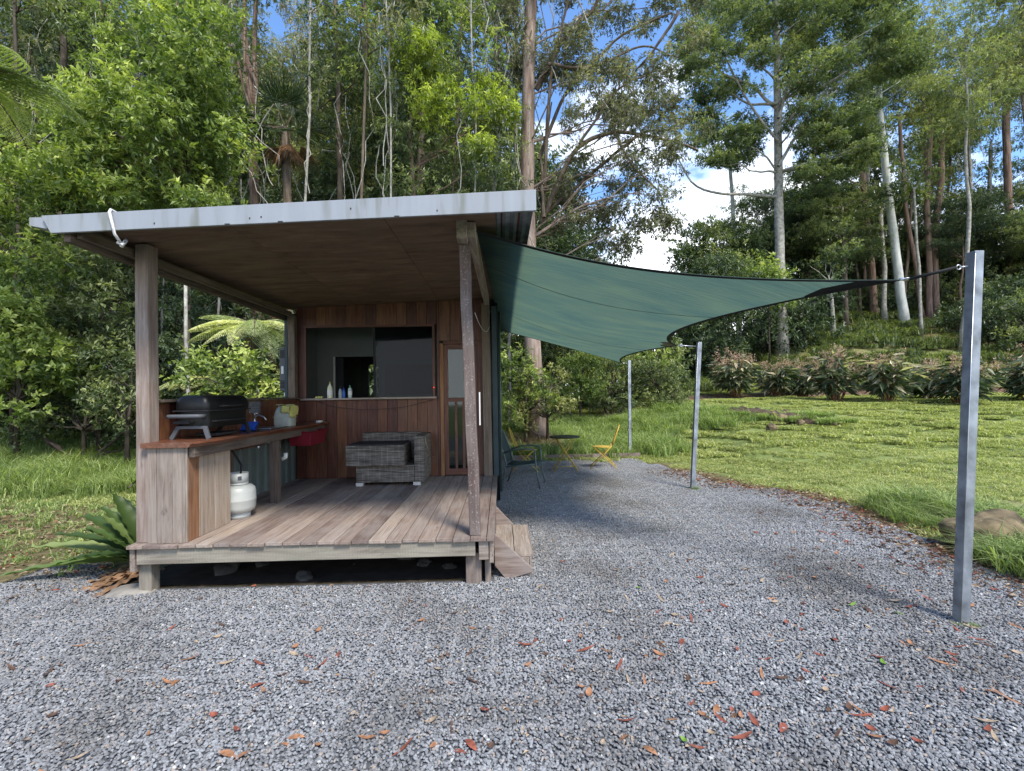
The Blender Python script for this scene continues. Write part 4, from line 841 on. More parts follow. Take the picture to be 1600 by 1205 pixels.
MB().tube([(c[0], c[1] + .03, DZ + .39), (c[0] - .02, c[1] + .09, DZ + .50), (c[0] - .02, c[1] + .02, DZ + .58), (c[0] - .06, c[1] + .0, DZ + .66), (c[0] - .1, c[1], DZ + .74)], .010, 8).build('hose', M['black_matt'], gb)
cb = empty('blue_box', (-2.62, 5.08, 1.25), 'small tilted box with bright blue face beside the grill', 'box')
o = MB().beam((-2.69, 5.08, 1.262), (-2.69, 5.16, 1.345), .15, .02, (0, -1, 1)).build('face', M['blue'], cb, .004); MB().beam((-2.69, 5.095, 1.256), (-2.69, 5.175, 1.332), .165, .018, (0, -1, 1)).build('back_shell', M['black_matt'], cb, .004)
MB().box(-2.76, -2.62, 5.10, 5.20, 1.249, 1.262).build('base', M['black_matt'], cb, .003)
tt = aty(407, 640, 5.75); mb = MB(); n = 13
V = [(-2.955 + (.006 if j % 2 else 0), 5.62 + i * .26, 1.42 + j * .012) for j in range(n) for i in range(2)]
mb.add(V, [(j * 2, j * 2 + 1, j * 2 + 3, j * 2 + 2) for j in range(n - 1)]); 
tag(mb.build('dish_rack', M['grey_cloth'], None, 0, .004), 'grey ribbed cloth hanging on the inner wall behind the tap', 'cloth')
jg = empty('water_jug', (-2.66, 5.92, 1.25), 'pale grey plastic water jug draped with a yellow cloth', 'jug')
rbox(MB(), -2.79, -2.57, 5.84, 6.02, 1.250, 1.49, .045, rad=.04).build('container', M['jug'], jg, .004); MB().lathe([(.03, 0), (.03, .03), (.02, .035)], (-2.73, 5.93, 1.485), 14).build('cap', M['jug'], jg); MB().box(-2.792, -2.568, 5.838, 6.022, 1.362, 1.368).build('band', M['jug'], jg, .002)
yc = empty('yellow_cloth', (-2.62, 5.9, 1.45), 'yellow dish cloth hung over the top of the grey jug', 'cloth')
n, m_ = 14, 10; V = []
for i in range(n):
    s = i / (n - 1)
    for j in range(m_):
        t = j / (m_ - 1); yv = 5.825 + t * .20
        if s < .5: xv = -2.74 + s * 2 * .17; z = 1.507 + .010 * math.sin(s * 9 + t * 6)
        else: xv = -2.562 + .012 * math.sin(t * 17 + s * 5); z = 1.50 - (s - .5) * 2 * (.13 + .02 * math.sin(t * 5))
        V.append((xv, yv - (.008 if 0 < 1 else 0), z))
mb = MB(); mb.add(V, [(i * m_ + j, i * m_ + j + 1, (i + 1) * m_ + j + 1, (i + 1) * m_ + j) for i in range(n - 1) for j in range(m_ - 1)], None, .5, True); mb.build('top_fold', M['cloth_yellow'], yc, 0, .003)
mb = MB(); V = [(-2.575 - .11 * (1 - i / 5), 5.828 + .004 * math.sin(i * 2.1 + j), 1.50 - j * .028 + .0 * i) for j in range(4) for i in range(6)]; mb.add(V, [(j * 6 + i, j * 6 + i + 1, j * 6 + 7 + i, j * 6 + 6 + i) for j in range(3) for i in range(5)], None, .5, True); mb.build('front_fold', M['cloth_yellow'], yc, 0, .003)
rt_ = empty('red_tub', (-2.58, 6.35, 1.0), 'dark red plastic tub tucked under the counter near the back wall', 'tub')
V = []
for z, e in ((.98, .0), (1.15, .025), (1.165, .04), (1.165, .03), (1.0, -.01)):
    V += [(-2.70 - e, 6.12 - e, z), (-2.45 + e, 6.12 - e, z), (-2.45 + e, 6.62 + e, z), (-2.70 - e, 6.62 + e, z)]
mb = MB(); mb.add(V, [(a * 4 + j, a * 4 + (j + 1) % 4, a * 4 + 4 + (j + 1) % 4, a * 4 + 4 + j) for a in range(4) for j in range(4)] + [(3, 2, 1, 0), (16, 17, 18, 19)]); mb.build('tray', M['red_plastic'], rt_, .008)
MB().beam((-2.72, 6.37, 1.10), (-2.43, 6.37, 1.10), .02, .02).build('handle', M['red_plastic'], rt_)
sp = tag(MB().box(-2.56, -2.50, 6.60, 6.70, 1.249, 1.275).build('soap_dish', M['white'], None, .008), 'small white soap dish on the far end of the counter', 'soap dish')
# bottles on the sill
def bottle(x, prof, mat, capm, label, y=6.97):
    c = (x, y, WZ0 - .003); o = empty('bottle', c, label, 'bottle', 'bottles on the serving window sill'); MB().lathe(prof, c, 20).build('body', mat, o); z = prof[-1][1]
    MB().lathe([(prof[-1][0] * 1.15, z), (prof[-1][0] * 1.1, z + .025), (prof[-1][0] * .6, z + .035)], c, 14).build('cap', capm, o); return o
b1 = bottle(-2.495, [(.036, 0), (.038, .01), (.038, .13), (.030, .17), (.013, .195), (.012, .21)], plain('cream_bottle', (.62, .62, .45), .45), M['cloth_yellow'], 'tallest cream bottle with pale yellow cap on the sill')
MB().lathe([(.0388, .045), (.0388, .115)], (-2.495, 6.97, WZ0 - .003), 20, caps=False).build('label', M['white'], b1)
b2 = bottle(-2.345, [(.024, 0), (.026, .01), (.026, .09), (.016, .125), (.010, .135)], plain('clear_grey_bottle', (.30, .34, .34), .3), M['black_matt'], 'small grey bottle with dark pump between the cream and blue bottles')
bottle(-2.295, [(.018, 0), (.021, .01), (.021, .09), (.014, .11), (.010, .115)], plain('blue_bottle', (.03, .12, .42), .4), M['blue'], 'narrow bright blue bottle in the middle of the row')
b4 = bottle(-2.205, [(.026, 0), (.028, .01), (.028, .12), (.020, .145), (.012, .15)], plain('white_green_bottle', (.42, .50, .46), .4), plain('green_cap', (.06, .22, .12), .5), 'white bottle with dark green cap at the right end of the row')
MB().lathe([(.0288, .04), (.0288, .10)], (-2.205, 6.97, WZ0 - .003), 20, caps=False).build('label', M['white'], b4)
tag(MB().box(-2.70, -2.60, 6.94, 7.0, WZ0 - .002, WZ0 + .026).build('sponge', M['cloth_yellow'], None, .006), 'flat yellow sponge lying on the sill left of the bottles', 'sponge')
# wicker furniture
sf = empty('wicker_sofa', (-1.5, 6.55, DZ), 'grey woven wicker corner sofa against the back wall of the deck', 'sofa')
MB().box(-1.92, -1.16, 6.28, 6.90, DZ + .045, DZ + .27).build('base', M['wicker'], sf, .008)
MB().box(-1.157, -1.03, 6.275, 6.93, DZ + .045, DZ + .645).build('arm', M['wicker'], sf, .008)
MB().box(-1.98, -1.16, 6.80, 6.93, DZ + .28, DZ + .66).build('back', M['wicker'], sf, .008)
for x_, y_ in ((-1.88, 6.33), (-1.13, 6.33), (-1.88, 6.85), (-1.13, 6.85)): MB().box(x_ - .045, x_ + .045, y_ - .045, y_ + .04, DZ, DZ + .044).build('foot', M['foot'], sf)
ot = empty('wicker_footstool', (-1.6, 6.5, DZ + .27), 'grey woven wicker footstool stacked upside down on the sofa seat', 'footstool')
MB().box(-2.03, -1.275, 6.20, 6.72, DZ + .275, DZ + .54).build('woven_body', M['wicker'], ot, .008); MB().box(-2.0, -1.30, 6.24, 6.68, DZ + .54, DZ + .555).build('underside', M['black_matt'], ot)

wire('cane_strand', [W_(664, 684, 6.27), W_(668, 700, 6.26), W_(673, 712, 6.6), W_(678, 714, 6.7)], .003, M['straw'], 'loose cane strand curling off the sofa arm', 'cane strand')

# ------------------------------------------------------------------ table and chairs on the gravel
def rot2(P, a, c):
    P = np.asarray(P, float); x, y = P[..., 0], P[..., 1]; return np.stack([c[0] + x * math.cos(a) - y * math.sin(a), c[1] + x * math.sin(a) + y * math.cos(a), P[..., 2]], -1)
def armchair(c, a):
    o = empty('armchair', (c[0], c[1], 0), 'grey green metal armchair with dark sling seat beside the shed wall', 'chair'); Q = lambda p: rot2(p, a, c)
    fr = MB()
    for s in (-.27, .27):      # +x is the way it faces
        fr.tube(Q([(-.34, s, .02), (-.27, s, .20), (-.235, s, .42), (-.28, s, .60), (-.40, s, .90), (-.44, s * .9, .97), (-.44, s * .6, .985)]), .013, 8)
    fr.tube(Q([(-.44, -.17, .985), (-.445, 0, .99), (-.44, .17, .985)]), .013, 8); fr.build('back_frame', M['teal_frame'], o)
    for s in (-.27, .27):
        MB().tube(Q([(.34, s, .01), (.29, s, .25), (.27, s, .50), (.265, s, .64)]), .013, 8).build('leg', M['teal_frame'], o)
        MB().tube(Q([(-.285, s, .60), (-.10, s * 1.06, .66), (.10, s * 1.06, .675), (.25, s * 1.03, .66), (.27, s, .635)]), .014, 8).build('armrest', M['teal_frame'], o)
        MB().tube(Q([(-.24, s, .37), (0, s, .39), (.27, s, .42)]), .012, 8).build('seat_rail', M['teal_frame'], o)
    def sheet(prof, nm):
        P = []; w = .25
        for x, z in prof: P += [(x, -w, z), (x, w, z)]
        mb = MB(); mb.add(Q(P), [(i * 2, i * 2 + 1, i * 2 + 3, i * 2 + 2) for i in range(len(prof) - 1)], None, .5, True); mb.build(nm, M['sling'], o, 0, .006)
    sheet([(-.24, .40), (-.1, .385), (.08, .39), (.2, .425), (.27, .42), (.30, .39)], 'seat'); sheet([(-.245, .42), (-.285, .60), (-.35, .78), (-.405, .90), (-.435, .965)], 'backrest')
armchair((.36, 8.25), R_(-14))
def bistro_chair(c, a, mat, label):
    o = empty('folding_chair', (c[0], c[1], 0), label, 'chair', 'yellow folding bistro chairs'); Q = lambda p: rot2(p, a, c)
    mb = MB(); an = np.linspace(0, 2 * PI, 22, endpoint=False); P = [(.02 + .20 * math.cos(t), .19 * math.sin(t), .45) for t in an]; mb.add(Q(P + [(x, y, .465) for x, y, _ in P]), [tuple(range(22))[::-1], tuple(range(22, 44))] + [(i, (i + 1) % 22, 22 + (i + 1) % 22, 22 + i) for i in range(22)]); mb.build('seat', mat, o, .004)
    mb = MB(); t = np.linspace(0, 1, 15); H = []
    for q in t:
        an_ = PI * q; y = -.19 * math.cos(an_); s = math.sin(an_) ** .7; H.append((-.20 - .16 * s, y * 1, .48 + .43 * s))
    mb.tube(Q(H), .011, 7); mb.build('back_hoop', mat, o)
    mb = MB()
    for y0, y1 in ((-.12, .06), (-.04, .12), (.04, -.12), (.12, -.06), (0, 0)): mb.tube(Q([(-.205, y0, .50), (-.28, (y0 + y1) / 2, .69), (-.35, y1 * .7, .88)]), .005, 5)
    mb.build('back_lattice', mat, o)
    for s in (-.19, .19):
        MB().tube(Q([(.27, s, .01), (-.05, s, .32), (-.20, s, .50)]), .010, 6).build('leg', mat, o)
        MB().tube(Q([(-.30, s * .9, .01), (-.02, s * .9, .28), (.16, s * .9, .45)]), .010, 6).build('leg', mat, o)
    MB().tube(Q([(.20, -.19, .075), (.20, .19, .075)]), .007, 5).tube(Q([(-.22, -.17, .085), (-.22, .17, .085)]), .007, 5).build('stretcher', mat, o)
bistro_chair((.50, 9.75), R_(-8), M['yellow2'], 'mossy yellow folding chair half hidden behind the grey green armchair')
bistro_chair((2.12, 10.0), R_(180 - 12), M['yellow'], 'bright yellow folding chair at the right of the small round table')
tb = empty('bistro_table', (1.28, 9.65, 0), 'small round folding table with mossy dark top and yellow legs', 'table'); c = (1.28, 9.65)
MB().lathe([(.30, .695), (.31, .70), (.31, .718), (.30, .722)], (c[0], c[1], 0), 32).build('table_top', M['table_dark'], tb)
for s in (-.16, .16):
    for q in (1, -1):
        MB().tube([(c[0] - .26 * q, c[1] + s, .005), (c[0] - .02 * q, c[1] + s, .38), (c[0] + .18 * q, c[1] + s * 1.0, .695)], .0105, 7).build('leg', M['yellow2'], tb)
mb = MB(); mb.tube([(c[0] - .19, c[1] - .16, .10), (c[0] - .19, c[1] + .16, .10)], .008, 5); mb.tube([(c[0] + .19, c[1] - .16, .10), (c[0] + .19, c[1] + .16, .10)], .008, 5); mb.tube([(c[0] - .02, c[1] - .16, .38), (c[0] - .02, c[1] + .16, .38)], .008, 5)
mb.tube([(c[0] - .17, c[1] - .16, .12), (c[0] + .19, c[1] - .16, .14)], .008, 5)
t = np.linspace(0, PI, 9); mb.tube([(c[0] - .14 * math.cos(x), c[1] - .16, .52 - .05 * math.sin(x)) for x in t], .006, 5); mb.build('brace', M['yellow2'], tb)
tag(MB().beam((-.02, 11.42, .05), (3.35, 11.44, .06), .05, .13, rn=.35).build('timber_edging', M['post_wood'], None, .006), 'long low timber edging board between gravel and long grass', 'edging board')

# ------------------------------------------------------------------ vegetation
def ghit(px, py, y0=3., y1=120.):
    """where the line of sight meets the terrain"""
    for y in np.arange(y0, y1, .1):
        p = aty(px, py, y)
        if p[2] <= T(p[0], p[1]): return np.array([p[0], p[1], T(p[0], p[1])])
    return aty(px, py, y1)
def inpoly(p, poly):
    x, y = p; c = False; n = len(poly)
    for i in range(n):
        x1, y1 = poly[i]; x2, y2 = poly[i - 1]
        if (y1 > y) != (y2 > y) and x < (x2 - x1) * (y - y1) / (y2 - y1) + x1: c = not c
    return c
def fill(poly, Y, dY, n, r, seed):
    """clump centres through the region of air seen inside poly, dY deep"""
    g = np.random.default_rng(seed); P = np.array(poly, float); out = []
    while len(out) < n:
        p = g.uniform(P.min(0), P.max(0))
        if inpoly(p, poly):
            y = Y + g.uniform(-dY, dY); w = aty(p[0], p[1], y)
            if w[2] > T(w[0], w[1]) + .1: out.append([*w, r * g.uniform(.65, 1.3)])
    return np.array(out)
def tline(pxs, Y, base_drop=True):
    """a trunk through picture points at depth Y, run down to the terrain"""
    P = [aty(a, b, Y) for a, b in pxs]
    z = T(P[0][0], Y)
    if base_drop and P[0][2] > z:
        d = P[0] - P[1]; k = (P[0][2] - z + .1) / max(-d[2], .1) if d[2] < 0 else 0; P = [P[0] + d * min(k, 6)] + P; P[0][2] = z - .1; P[0][0] = P[1][0] + np.clip(P[0][0] - P[1][0], -.4, .4)
    out = [np.array(P[0])]
    for a, b in zip(P[:-1], P[1:]):
        k = max(2, int(np.linalg.norm(b - a) / 1.2)); 
        for t in np.linspace(0, 1, k + 1)[1:]: out.append(a + (b - a) * t)
    out = np.array(out); g = np.random.default_rng(int(abs(pxs[0][0]) * 7 + 1)); out[1:-1, :2] += g.normal(size=(len(out) - 2, 2)) * .02
    return out
def px2m(w, Y): return w * Y / FPX
GT = 'single forest trees'
# --- left side, nearest first
pts = tline([(292, 470), (288, 290), (281, 150), (276, 60), (272, -60)], 11.6)
c1 = fill([(235, 25), (330, 45), (345, 120), (390, 185), (400, 330), (60, 330), (0, 300), (-40, 260), (60, 235), (110, 170), (150, 90)], 11.4, 1.3, 74, .62, 1)
c1b = fill([(180, -60), (330, -60), (350, 60), (200, 80)], 11.6, .8, 12, .5, 2)
make_tree('broadleaf_tree', 'big bright green glossy leaved tree rising above the left end of the roof', 'tree', (pts[0][0], 11.6, pts[0][2]), pts, .10, .03, np.vstack([c1, c1b]), M['lf_bright'], M['bk_brown'], 11, limbs=34, start=.15, lr=.5, sprays=150, k=10, ln=.125, asp=.40, flat=.7, bright_top=.30, shell=.3)
def shrub(label, poly, Y, dY, n, r, mat, seed, base_px=None, name='shrub', cat='shrub', group=None, barkm='bk_dark', **kw):
    cl = fill(poly, Y, dY, n, r, seed); bx = cl[:, 0].mean() if base_px is None else aty(base_px, 600, Y)[0]; b = np.array([bx, Y, T(bx, Y)])
    k = dict(sprays=150, k=9, ln=.11, asp=.42, flat=.75, shell=.3, bright_top=.28); k.update(kw)
    top = cl[:, 2].max(); P = np.array([b - [0, 0, .1], b + [0, 0, (top - b[2]) * .4], b + [.1, 0, (top - b[2]) * .75]])
    return _shrub(label, b, P, cl, mat, seed, name, cat, group, barkm, k, n)
def _shrub(label, b, P, cl, mat, seed, name, cat, group, barkm, k, n):
    r = np.random.default_rng(seed + 5); root = empty(name, b, label, cat, group); mb = MB()
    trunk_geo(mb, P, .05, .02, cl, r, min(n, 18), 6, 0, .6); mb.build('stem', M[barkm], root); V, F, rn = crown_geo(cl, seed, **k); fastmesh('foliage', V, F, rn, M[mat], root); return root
shrub('tall bright shrub at the left picture edge level with the roof end', [(-60, 300), (90, 300), (150, 400), (120, 470), (-60, 480)], 11.3, .9, 26, .55, 'lf_bright', 21, ln=.115)
shrub('pale lime leaved shrub at the far left edge below the big tree', [(-60, 450), (70, 480), (130, 570), (90, 640), (-60, 660)], 10.6, .7, 22, .5, 'lf_bright', 22, ln=.13, asp=.5)
shrub('dark glossy shrub between the lime shrub and the left shed post', [(100, 380), (215, 400), (215, 600), (140, 640), (90, 520)], 11.4, .8, 26, .52, 'lf_mid', 23, ln=.12)
shrub('low spreading dark shrub over the grass left of the shed', [(20, 600), (210, 590), (215, 680), (110, 690), (0, 680)], 11.0, .8, 20, .42, 'lf_mid', 24, ln=.085, asp=.5)
shrub('small bright shrub touching the left side of the shed post', [(150, 560), (240, 560), (240, 660), (170, 670)], 10.2, .5, 9, .34, 'lf_mid', 25, ln=.09)
shrub('bright lime leafed shrub seen over the half wall behind the grill', [(300, 555), (350, 535), (410, 560), (448, 580), (450, 660), (295, 660)], 8.4, .45, 24, .26, 'lf_bright', 26, ln=.10, asp=.5, sprays=260, k=7)
shrub('dark shrub in the gap right of the left shed post', [(240, 430), (300, 460), (300, 640), (240, 640)], 12.2, .8, 18, .5, 'lf_dark', 27, ln=.11)
shrub('shaded shrub behind the tree fern beside the cabin', [(300, 470), (470, 520), (470, 650), (300, 650)], 13.0, .7, 22, .6, 'lf_dark', 28, ln=.12)
pts = tline([(291, 620), (290, 440)], 9.4); 
make_tree('sapling', 'slender pale trunk standing behind the half wall of the shed', 'tree', (pts[0][0], 9.4, pts[0][2]), pts, .035, .03, [], M['lf_mid'], M['bk_grey'], 12)
# fronds
def frond_geo(base, d, ln, r, droop=.6, npin=34, pw=.34, leaflets=9, lw=.016):
    """one arching frond; pinnae either side, each a row of leaflets"""
    d = unit(np.array(d, float)); t = np.linspace(0, 1, npin); P = base + d * ln * t[:, None] + np.array([0, 0, -1.]) * (droop * ln * t ** 2)[:, None]
    tang = unit(np.gradient(P, axis=0)); side = unit(np.cross(tang, (0, 0, 1.))); Vs, Fs, Rs = [], [], []; off = 0
    prof = pw * ln * np.sin(PI * np.clip(t * .93 + .05, 0, 1)) ** .8 * (1 - .35 * t)
    B_, D2, L2 = [], [], []
    for s in (-1, 1):
        pd = unit(side * s + tang * .35 + np.array([0, 0, -.12]))
        for j in range(leaflets):
            q = (j + .5) / leaflets; pos = P + pd * (prof * q)[:, None] + np.array([0, 0, -1.]) * (prof * q * q * .25)[:, None]
            for s2 in (-1, 1):
                B_.append(pos); D2.append(unit(tang * s2 * 1.0 + pd * .5)); L2.append(prof * .22 * (1 - .6 * q) + .008)
    B_ = np.concatenate(B_); D2 = np.concatenate(D2); L2 = np.concatenate(L2)
    rn = np.clip(.5 + .2 * r.normal() + .06 * r.normal(size=len(B_)), 0, 1); V, F, rr = leaf_geo(B_, D2, L2, L2 * .42, rn, r, .05); return P, V, F, rr
def fern(name, label, cat, base, top, fronds, seed, mat='frond', skirt=0, group=None, npin=34):
    r = np.random.default_rng(seed); root = empty(name, base, label, cat, group); mb = MB()
    mb.tube(bend(base - np.array([0, 0, .1]), top, r, 8, .03), np.linspace(.11, .075, 8), 9, noise=.12); mb.build('trunk', M['bk_dark'], root)
    Vs, Fs, Rs, off = [], [], [], 0; rb = MB()
    for az, elv, ln, dr in fronds:
        d = (math.cos(az) * math.cos(elv), math.sin(az) * math.cos(elv), math.sin(elv)); P, V, F, rr = frond_geo(np.array(top), d, ln, r, dr, npin)
        Vs.append(V); Fs.append(F + off); Rs.append(rr); off += len(V); rb.tube(P[::3], np.linspace(.016, .003, len(P[::3])), 5, False)
    fastmesh('frond', np.concatenate(Vs), np.concatenate(Fs), np.concatenate(Rs), M[mat], root); rb.build('rib', M['bk_brown'], root)
    if skirt:
        Vs, Fs, Rs, off = [], [], [], 0
        for i in range(skirt):
            a = r.random() * 6.28; P, V, F, rr = frond_geo(np.array(top) - [0, 0, .1], (math.cos(a) * .5, math.sin(a) * .5, -.6), r.uniform(.5, .9), r, .5, 16, .2, 5); Vs.append(V); Fs.append(F + off); Rs.append(rr); off += len(V)
        fastmesh('dead_skirt', np.concatenate(Vs), np.concatenate(Fs), np.concatenate(Rs), M['dead'], root)
    return root
tp = aty(398, 508, 10.); b = np.array([tp[0], 10., T(tp[0], 10.)])
fern('tree_fern', 'tree fern with pale arching fronds and brown skirt behind the cabin corner', 'tree fern', b, tp, [(2.9, .45, 1.5, .28), (3.4, .15, 1.25, .45), (-2.2, .1, 1.0, .6), (-1.6, .2, .9, .75), (-1.1, .3, 1.2, .6), (-.4, .3, 1.3, .5), (.3, .4, 1.3, .45), (1.2, .5, 1.4, .4), (2.0, .5, 1.4, .4), (-2.7, .35, 1.3, .5), (-.8, .0, 1.1, .7), (-.1, .05, 1.1, .75)], 31, skirt=9)
tp = aty(-60, 110, 8.); b = np.array([tp[0], 8., T(tp[0], 8.)])
fern('tree_fern', 'tree fern fronds reaching in at the upper left picture corner', 'tree fern', b, tp, [(.2 + i * .55, .25 + .15 * (i % 3), 1.7, .45 + .1 * (i % 2)) for i in range(-4, 8)], 32)
tp = aty(330, 590, 11.); b = np.array([tp[0], 11., T(tp[0], 11.)])
fern('tree_fern', 'shaded low tree fern between the thin trunk and lime shrub', 'tree fern', b, tp, [(i * .6, .25, 1.1, .5) for i in range(10)], 33)
# fan palm behind the roof
tp = aty(446, 200, 14.5); b = np.array([tp[0], 14.5, T(tp[0], 14.5)]); r = np.random.default_rng(5); root = empty('fan_palm', b, 'dark fan palm with drooping dry leaves behind the middle of the roof', 'palm')
MB().tube([b, (b + tp) / 2 + [.1, 0, 0], tp], [.14, .12, .11], 9, noise=.08).build('trunk', M['bk_brown'], root)
def fan(n, up, dn, ln, mat, nm):
    P, D, Lw = [], [], []; st = MB()
    for i in range(n):
        a = r.random() * 6.28; e = r.uniform(dn, up); d = np.array([math.cos(a) * math.cos(e), math.sin(a) * math.cos(e), math.sin(e)]); hub = tp + d * ln * .55; st.tube([tp, hub], .012, 4, False)
        s = unit(np.cross(d, (0, 0, 1.))); 
        for q in np.linspace(-1.35, 1.35, 26): P.append(hub); D.append(unit(d * math.cos(q) + s * math.sin(q) + np.array([0, 0, -.35 * abs(q)]))); Lw.append(ln * .75 * (1 - .12 * abs(q)))
    V, F, rn = leaf_geo(np.array(P), np.array(D), np.array(Lw), .045, np.clip(.4 + .2 * r.normal(size=len(P)), 0, 1), r, .02); fastmesh(nm, V, F, rn, mat, root); st.build('leaf_stalk', M['bk_brown'], root)
fan(16, 1.2, -.5, 1.25, M['lf_dark'], 'fan_leaves'); fan(6, -.7, -1.4, 1.1, M['dead'], 'dead_leaves')
# pandanus on the right
def rosette(name, label, topp, base, nleaf, ln, w, mat, seed, rt):
    r = np.random.default_rng(seed); root = empty(name, base, label, 'palm'); MB().tube(bend(base, topp, r, 7, .03), np.linspace(rt * 1.3, rt, 7), 8).build('trunk', M['bk_brown'], root)
    V, F, R2, off = [], [], [], 0
    for i in range(nleaf):
        a = r.random() * 6.28; e = r.uniform(-.2, 1.3); d = np.array([math.cos(a) * math.cos(e), math.sin(a) * math.cos(e), math.sin(e)]); t = np.linspace(0, 1, 7); P = topp + d * ln * t[:, None] + np.array([0, 0, -1.]) * (.55 * ln * t ** 2)[:, None]
        s = unit(np.cross(d, (0, 0, 1.))); ww = w * np.sin(PI * (t * .85 + .13)); v = np.concatenate([P - s * ww[:, None], P + s * ww[:, None]]); V.append(v); F.append(np.array([(i, i + 1, 8 + i, 7 + i) for i in range(6)]) + off); off += 14; R2.append(np.full(14, np.clip(.5 + .2 * r.normal(), 0, 1)))
    fastmesh('leaves', np.concatenate(V), np.concatenate(F), np.concatenate(R2), mat, root)
b = ghit(1412, 505); Yp = b[1]; rosette('pandanus_palm', 'narrow trunked palm with bright spiky rosette right of the leaning white trunk', aty(1424, 300, Yp), b, 60, 1.7, .05, M['lf_bright'], 6, .09)

# --- trees behind the shed
def ktree(px, Y, w0, w1, label, poly, n, r, leafm, barkm, seed, name='forest_tree', dY=1.5, **kw):
    pts = tline(px, Y); cl = fill(poly, Y, dY, n, r, seed) if poly else []
    return make_tree(name, label, 'tree', (pts[0][0], Y, pts[0][2]), pts, px2m(w0, Y) / 2, px2m(w1, Y) / 2, cl, M[leafm], M[barkm], seed, **kw)
o = ktree([(398, 330), (396, 180)], 15.5, 15, 13, 'red brown twin stemmed trunk draped with vines behind the roof', [(300, -120), (500, -120), (500, -20), (320, 20)], 14, .9, 'lf_mid', 'bk_red', 41, sprays=60, ln=.16, limbs=4, vines=16)
MB().tube(tline([(396, 185), (388, 90), (378, -90)], 15.5, False), np.linspace(.085, .06, len(tline([(396, 185), (388, 90), (378, -90)], 15.5, False))), 8).build('stem', M['bk_red'], o)
MB().tube(tline([(396, 185), (400, 90), (402, -90)], 15.5, False), np.linspace(.085, .06, len(tline([(396, 185), (400, 90), (402, -90)], 15.5, False))), 8).build('stem', M['bk_red'], o)
wire('hanging_vine', [aty(398, 135, 15), aty(415, 160, 15), aty(440, 167, 15), aty(462, 158, 15), aty(482, 115, 15)], .02, M['bk_grey'], 'pale looping vine hanging beside the twin stemmed trunk', 'vine')
ktree([(98, 300), (100, 150), (97, -60)], 15, 11, 8, 'dark slim trunk rising at the left above the bright tree', [(20, -60), (190, -60), (170, 70), (40, 90)], 20, .9, 'lf_mid', 'bk_dark', 42, sprays=60, ln=.15, limbs=6, vines=6)
ktree([(531, 330), (530, 150), (523, -60)], 15.2, 9, 7, 'slim dark trunk with hanging leaves left of the lime tipped tree', [(470, -60), (600, -60), (600, 160), (560, 250), (480, 200)], 30, .7, 'lf_mid', 'bk_brown', 43, sprays=80, ln=.15, asp=.3, droop=.4, limbs=10, vines=5)
# lime growth tree
pts = tline([(648, 330), (640, 200), (660, 110)], 13.6)
root = make_tree('lime_tipped_tree', 'tree with vivid lime new growth above the right half of the roof', 'tree', (pts[0][0], 13.6, pts[0][2]), pts, .11, .04, fill([(600, 80), (700, 60), (790, 130), (840, 180), (810, 290), (640, 320), (590, 240)], 13.6, 1.2, 34, .62, 44), M['lf_mid'], M['bk_red'], 44, sprays=110, ln=.13, asp=.28, droop=.45, limbs=14, lr=.5)
V, F, rn = crown_geo(np.vstack([fill([(605, 75), (690, 55), (700, 130), (640, 140)], 12.9, .8, 15, .44, 45), fill([(640, 150), (700, 140), (700, 190), (650, 190)], 12.7, .5, 7, .38, 46), fill([(690, 130), (790, 140), (830, 175), (760, 200)], 12.7, .7, 12, .40, 47), fill([(720, 215), (770, 220), (770, 245), (730, 245)], 12.6, .4, 6, .35, 48)]), 49, 190, 9, .12, .30, .30, .7, .3, .2); fastmesh('new_growth', V, F, rn, M['lf_lime'], root)
# big trunk right of the shed roof
Yk = 13.6
pts = tline([(836, 600), (828, 450), (824, 300), (826, 150), (830, 0), (832, -120)], Yk)
cl = np.vstack([fill([(850, -60), (1060, -60), (1055, 100), (900, 140)], Yk, 1.3, 48, .34, 50), fill([(880, 90), (1060, 110), (1060, 240), (960, 290), (880, 220)], Yk - .5, 1.2, 62, .32, 51), fill([(860, 280), (1000, 260), (1040, 330), (980, 395), (860, 350)], Yk + .5, 1., 40, .32, 52), fill([(740, -60), (850, -60), (880, 120), (800, 160)], Yk + .3, .8, 18, .42, 53), fill([(1000, 120), (1110, 190), (1085, 330), (1000, 400)], Yk, 1.0, 30, .26, 58), fill([(1040, -60), (1120, -60), (1100, 60), (1050, 90)], Yk, 1., 14, .3, 59)])
root = make_tree('gum_tree', 'tallest pale trunked gum with limbs spreading over the sky right of the roof', 'tree', (pts[0][0], Yk, pts[0][2]), pts, px2m(30, Yk) / 2, px2m(17, Yk) / 2, cl, M['lf_euc'], M['bk_pink'], 54, sprays=330, k=8, ln=.115, asp=.27, droop=.5, shell=.05, flat=.8, limbs=26, start=.35, lr=.12, vines=14, twigs=1)
mb = MB()
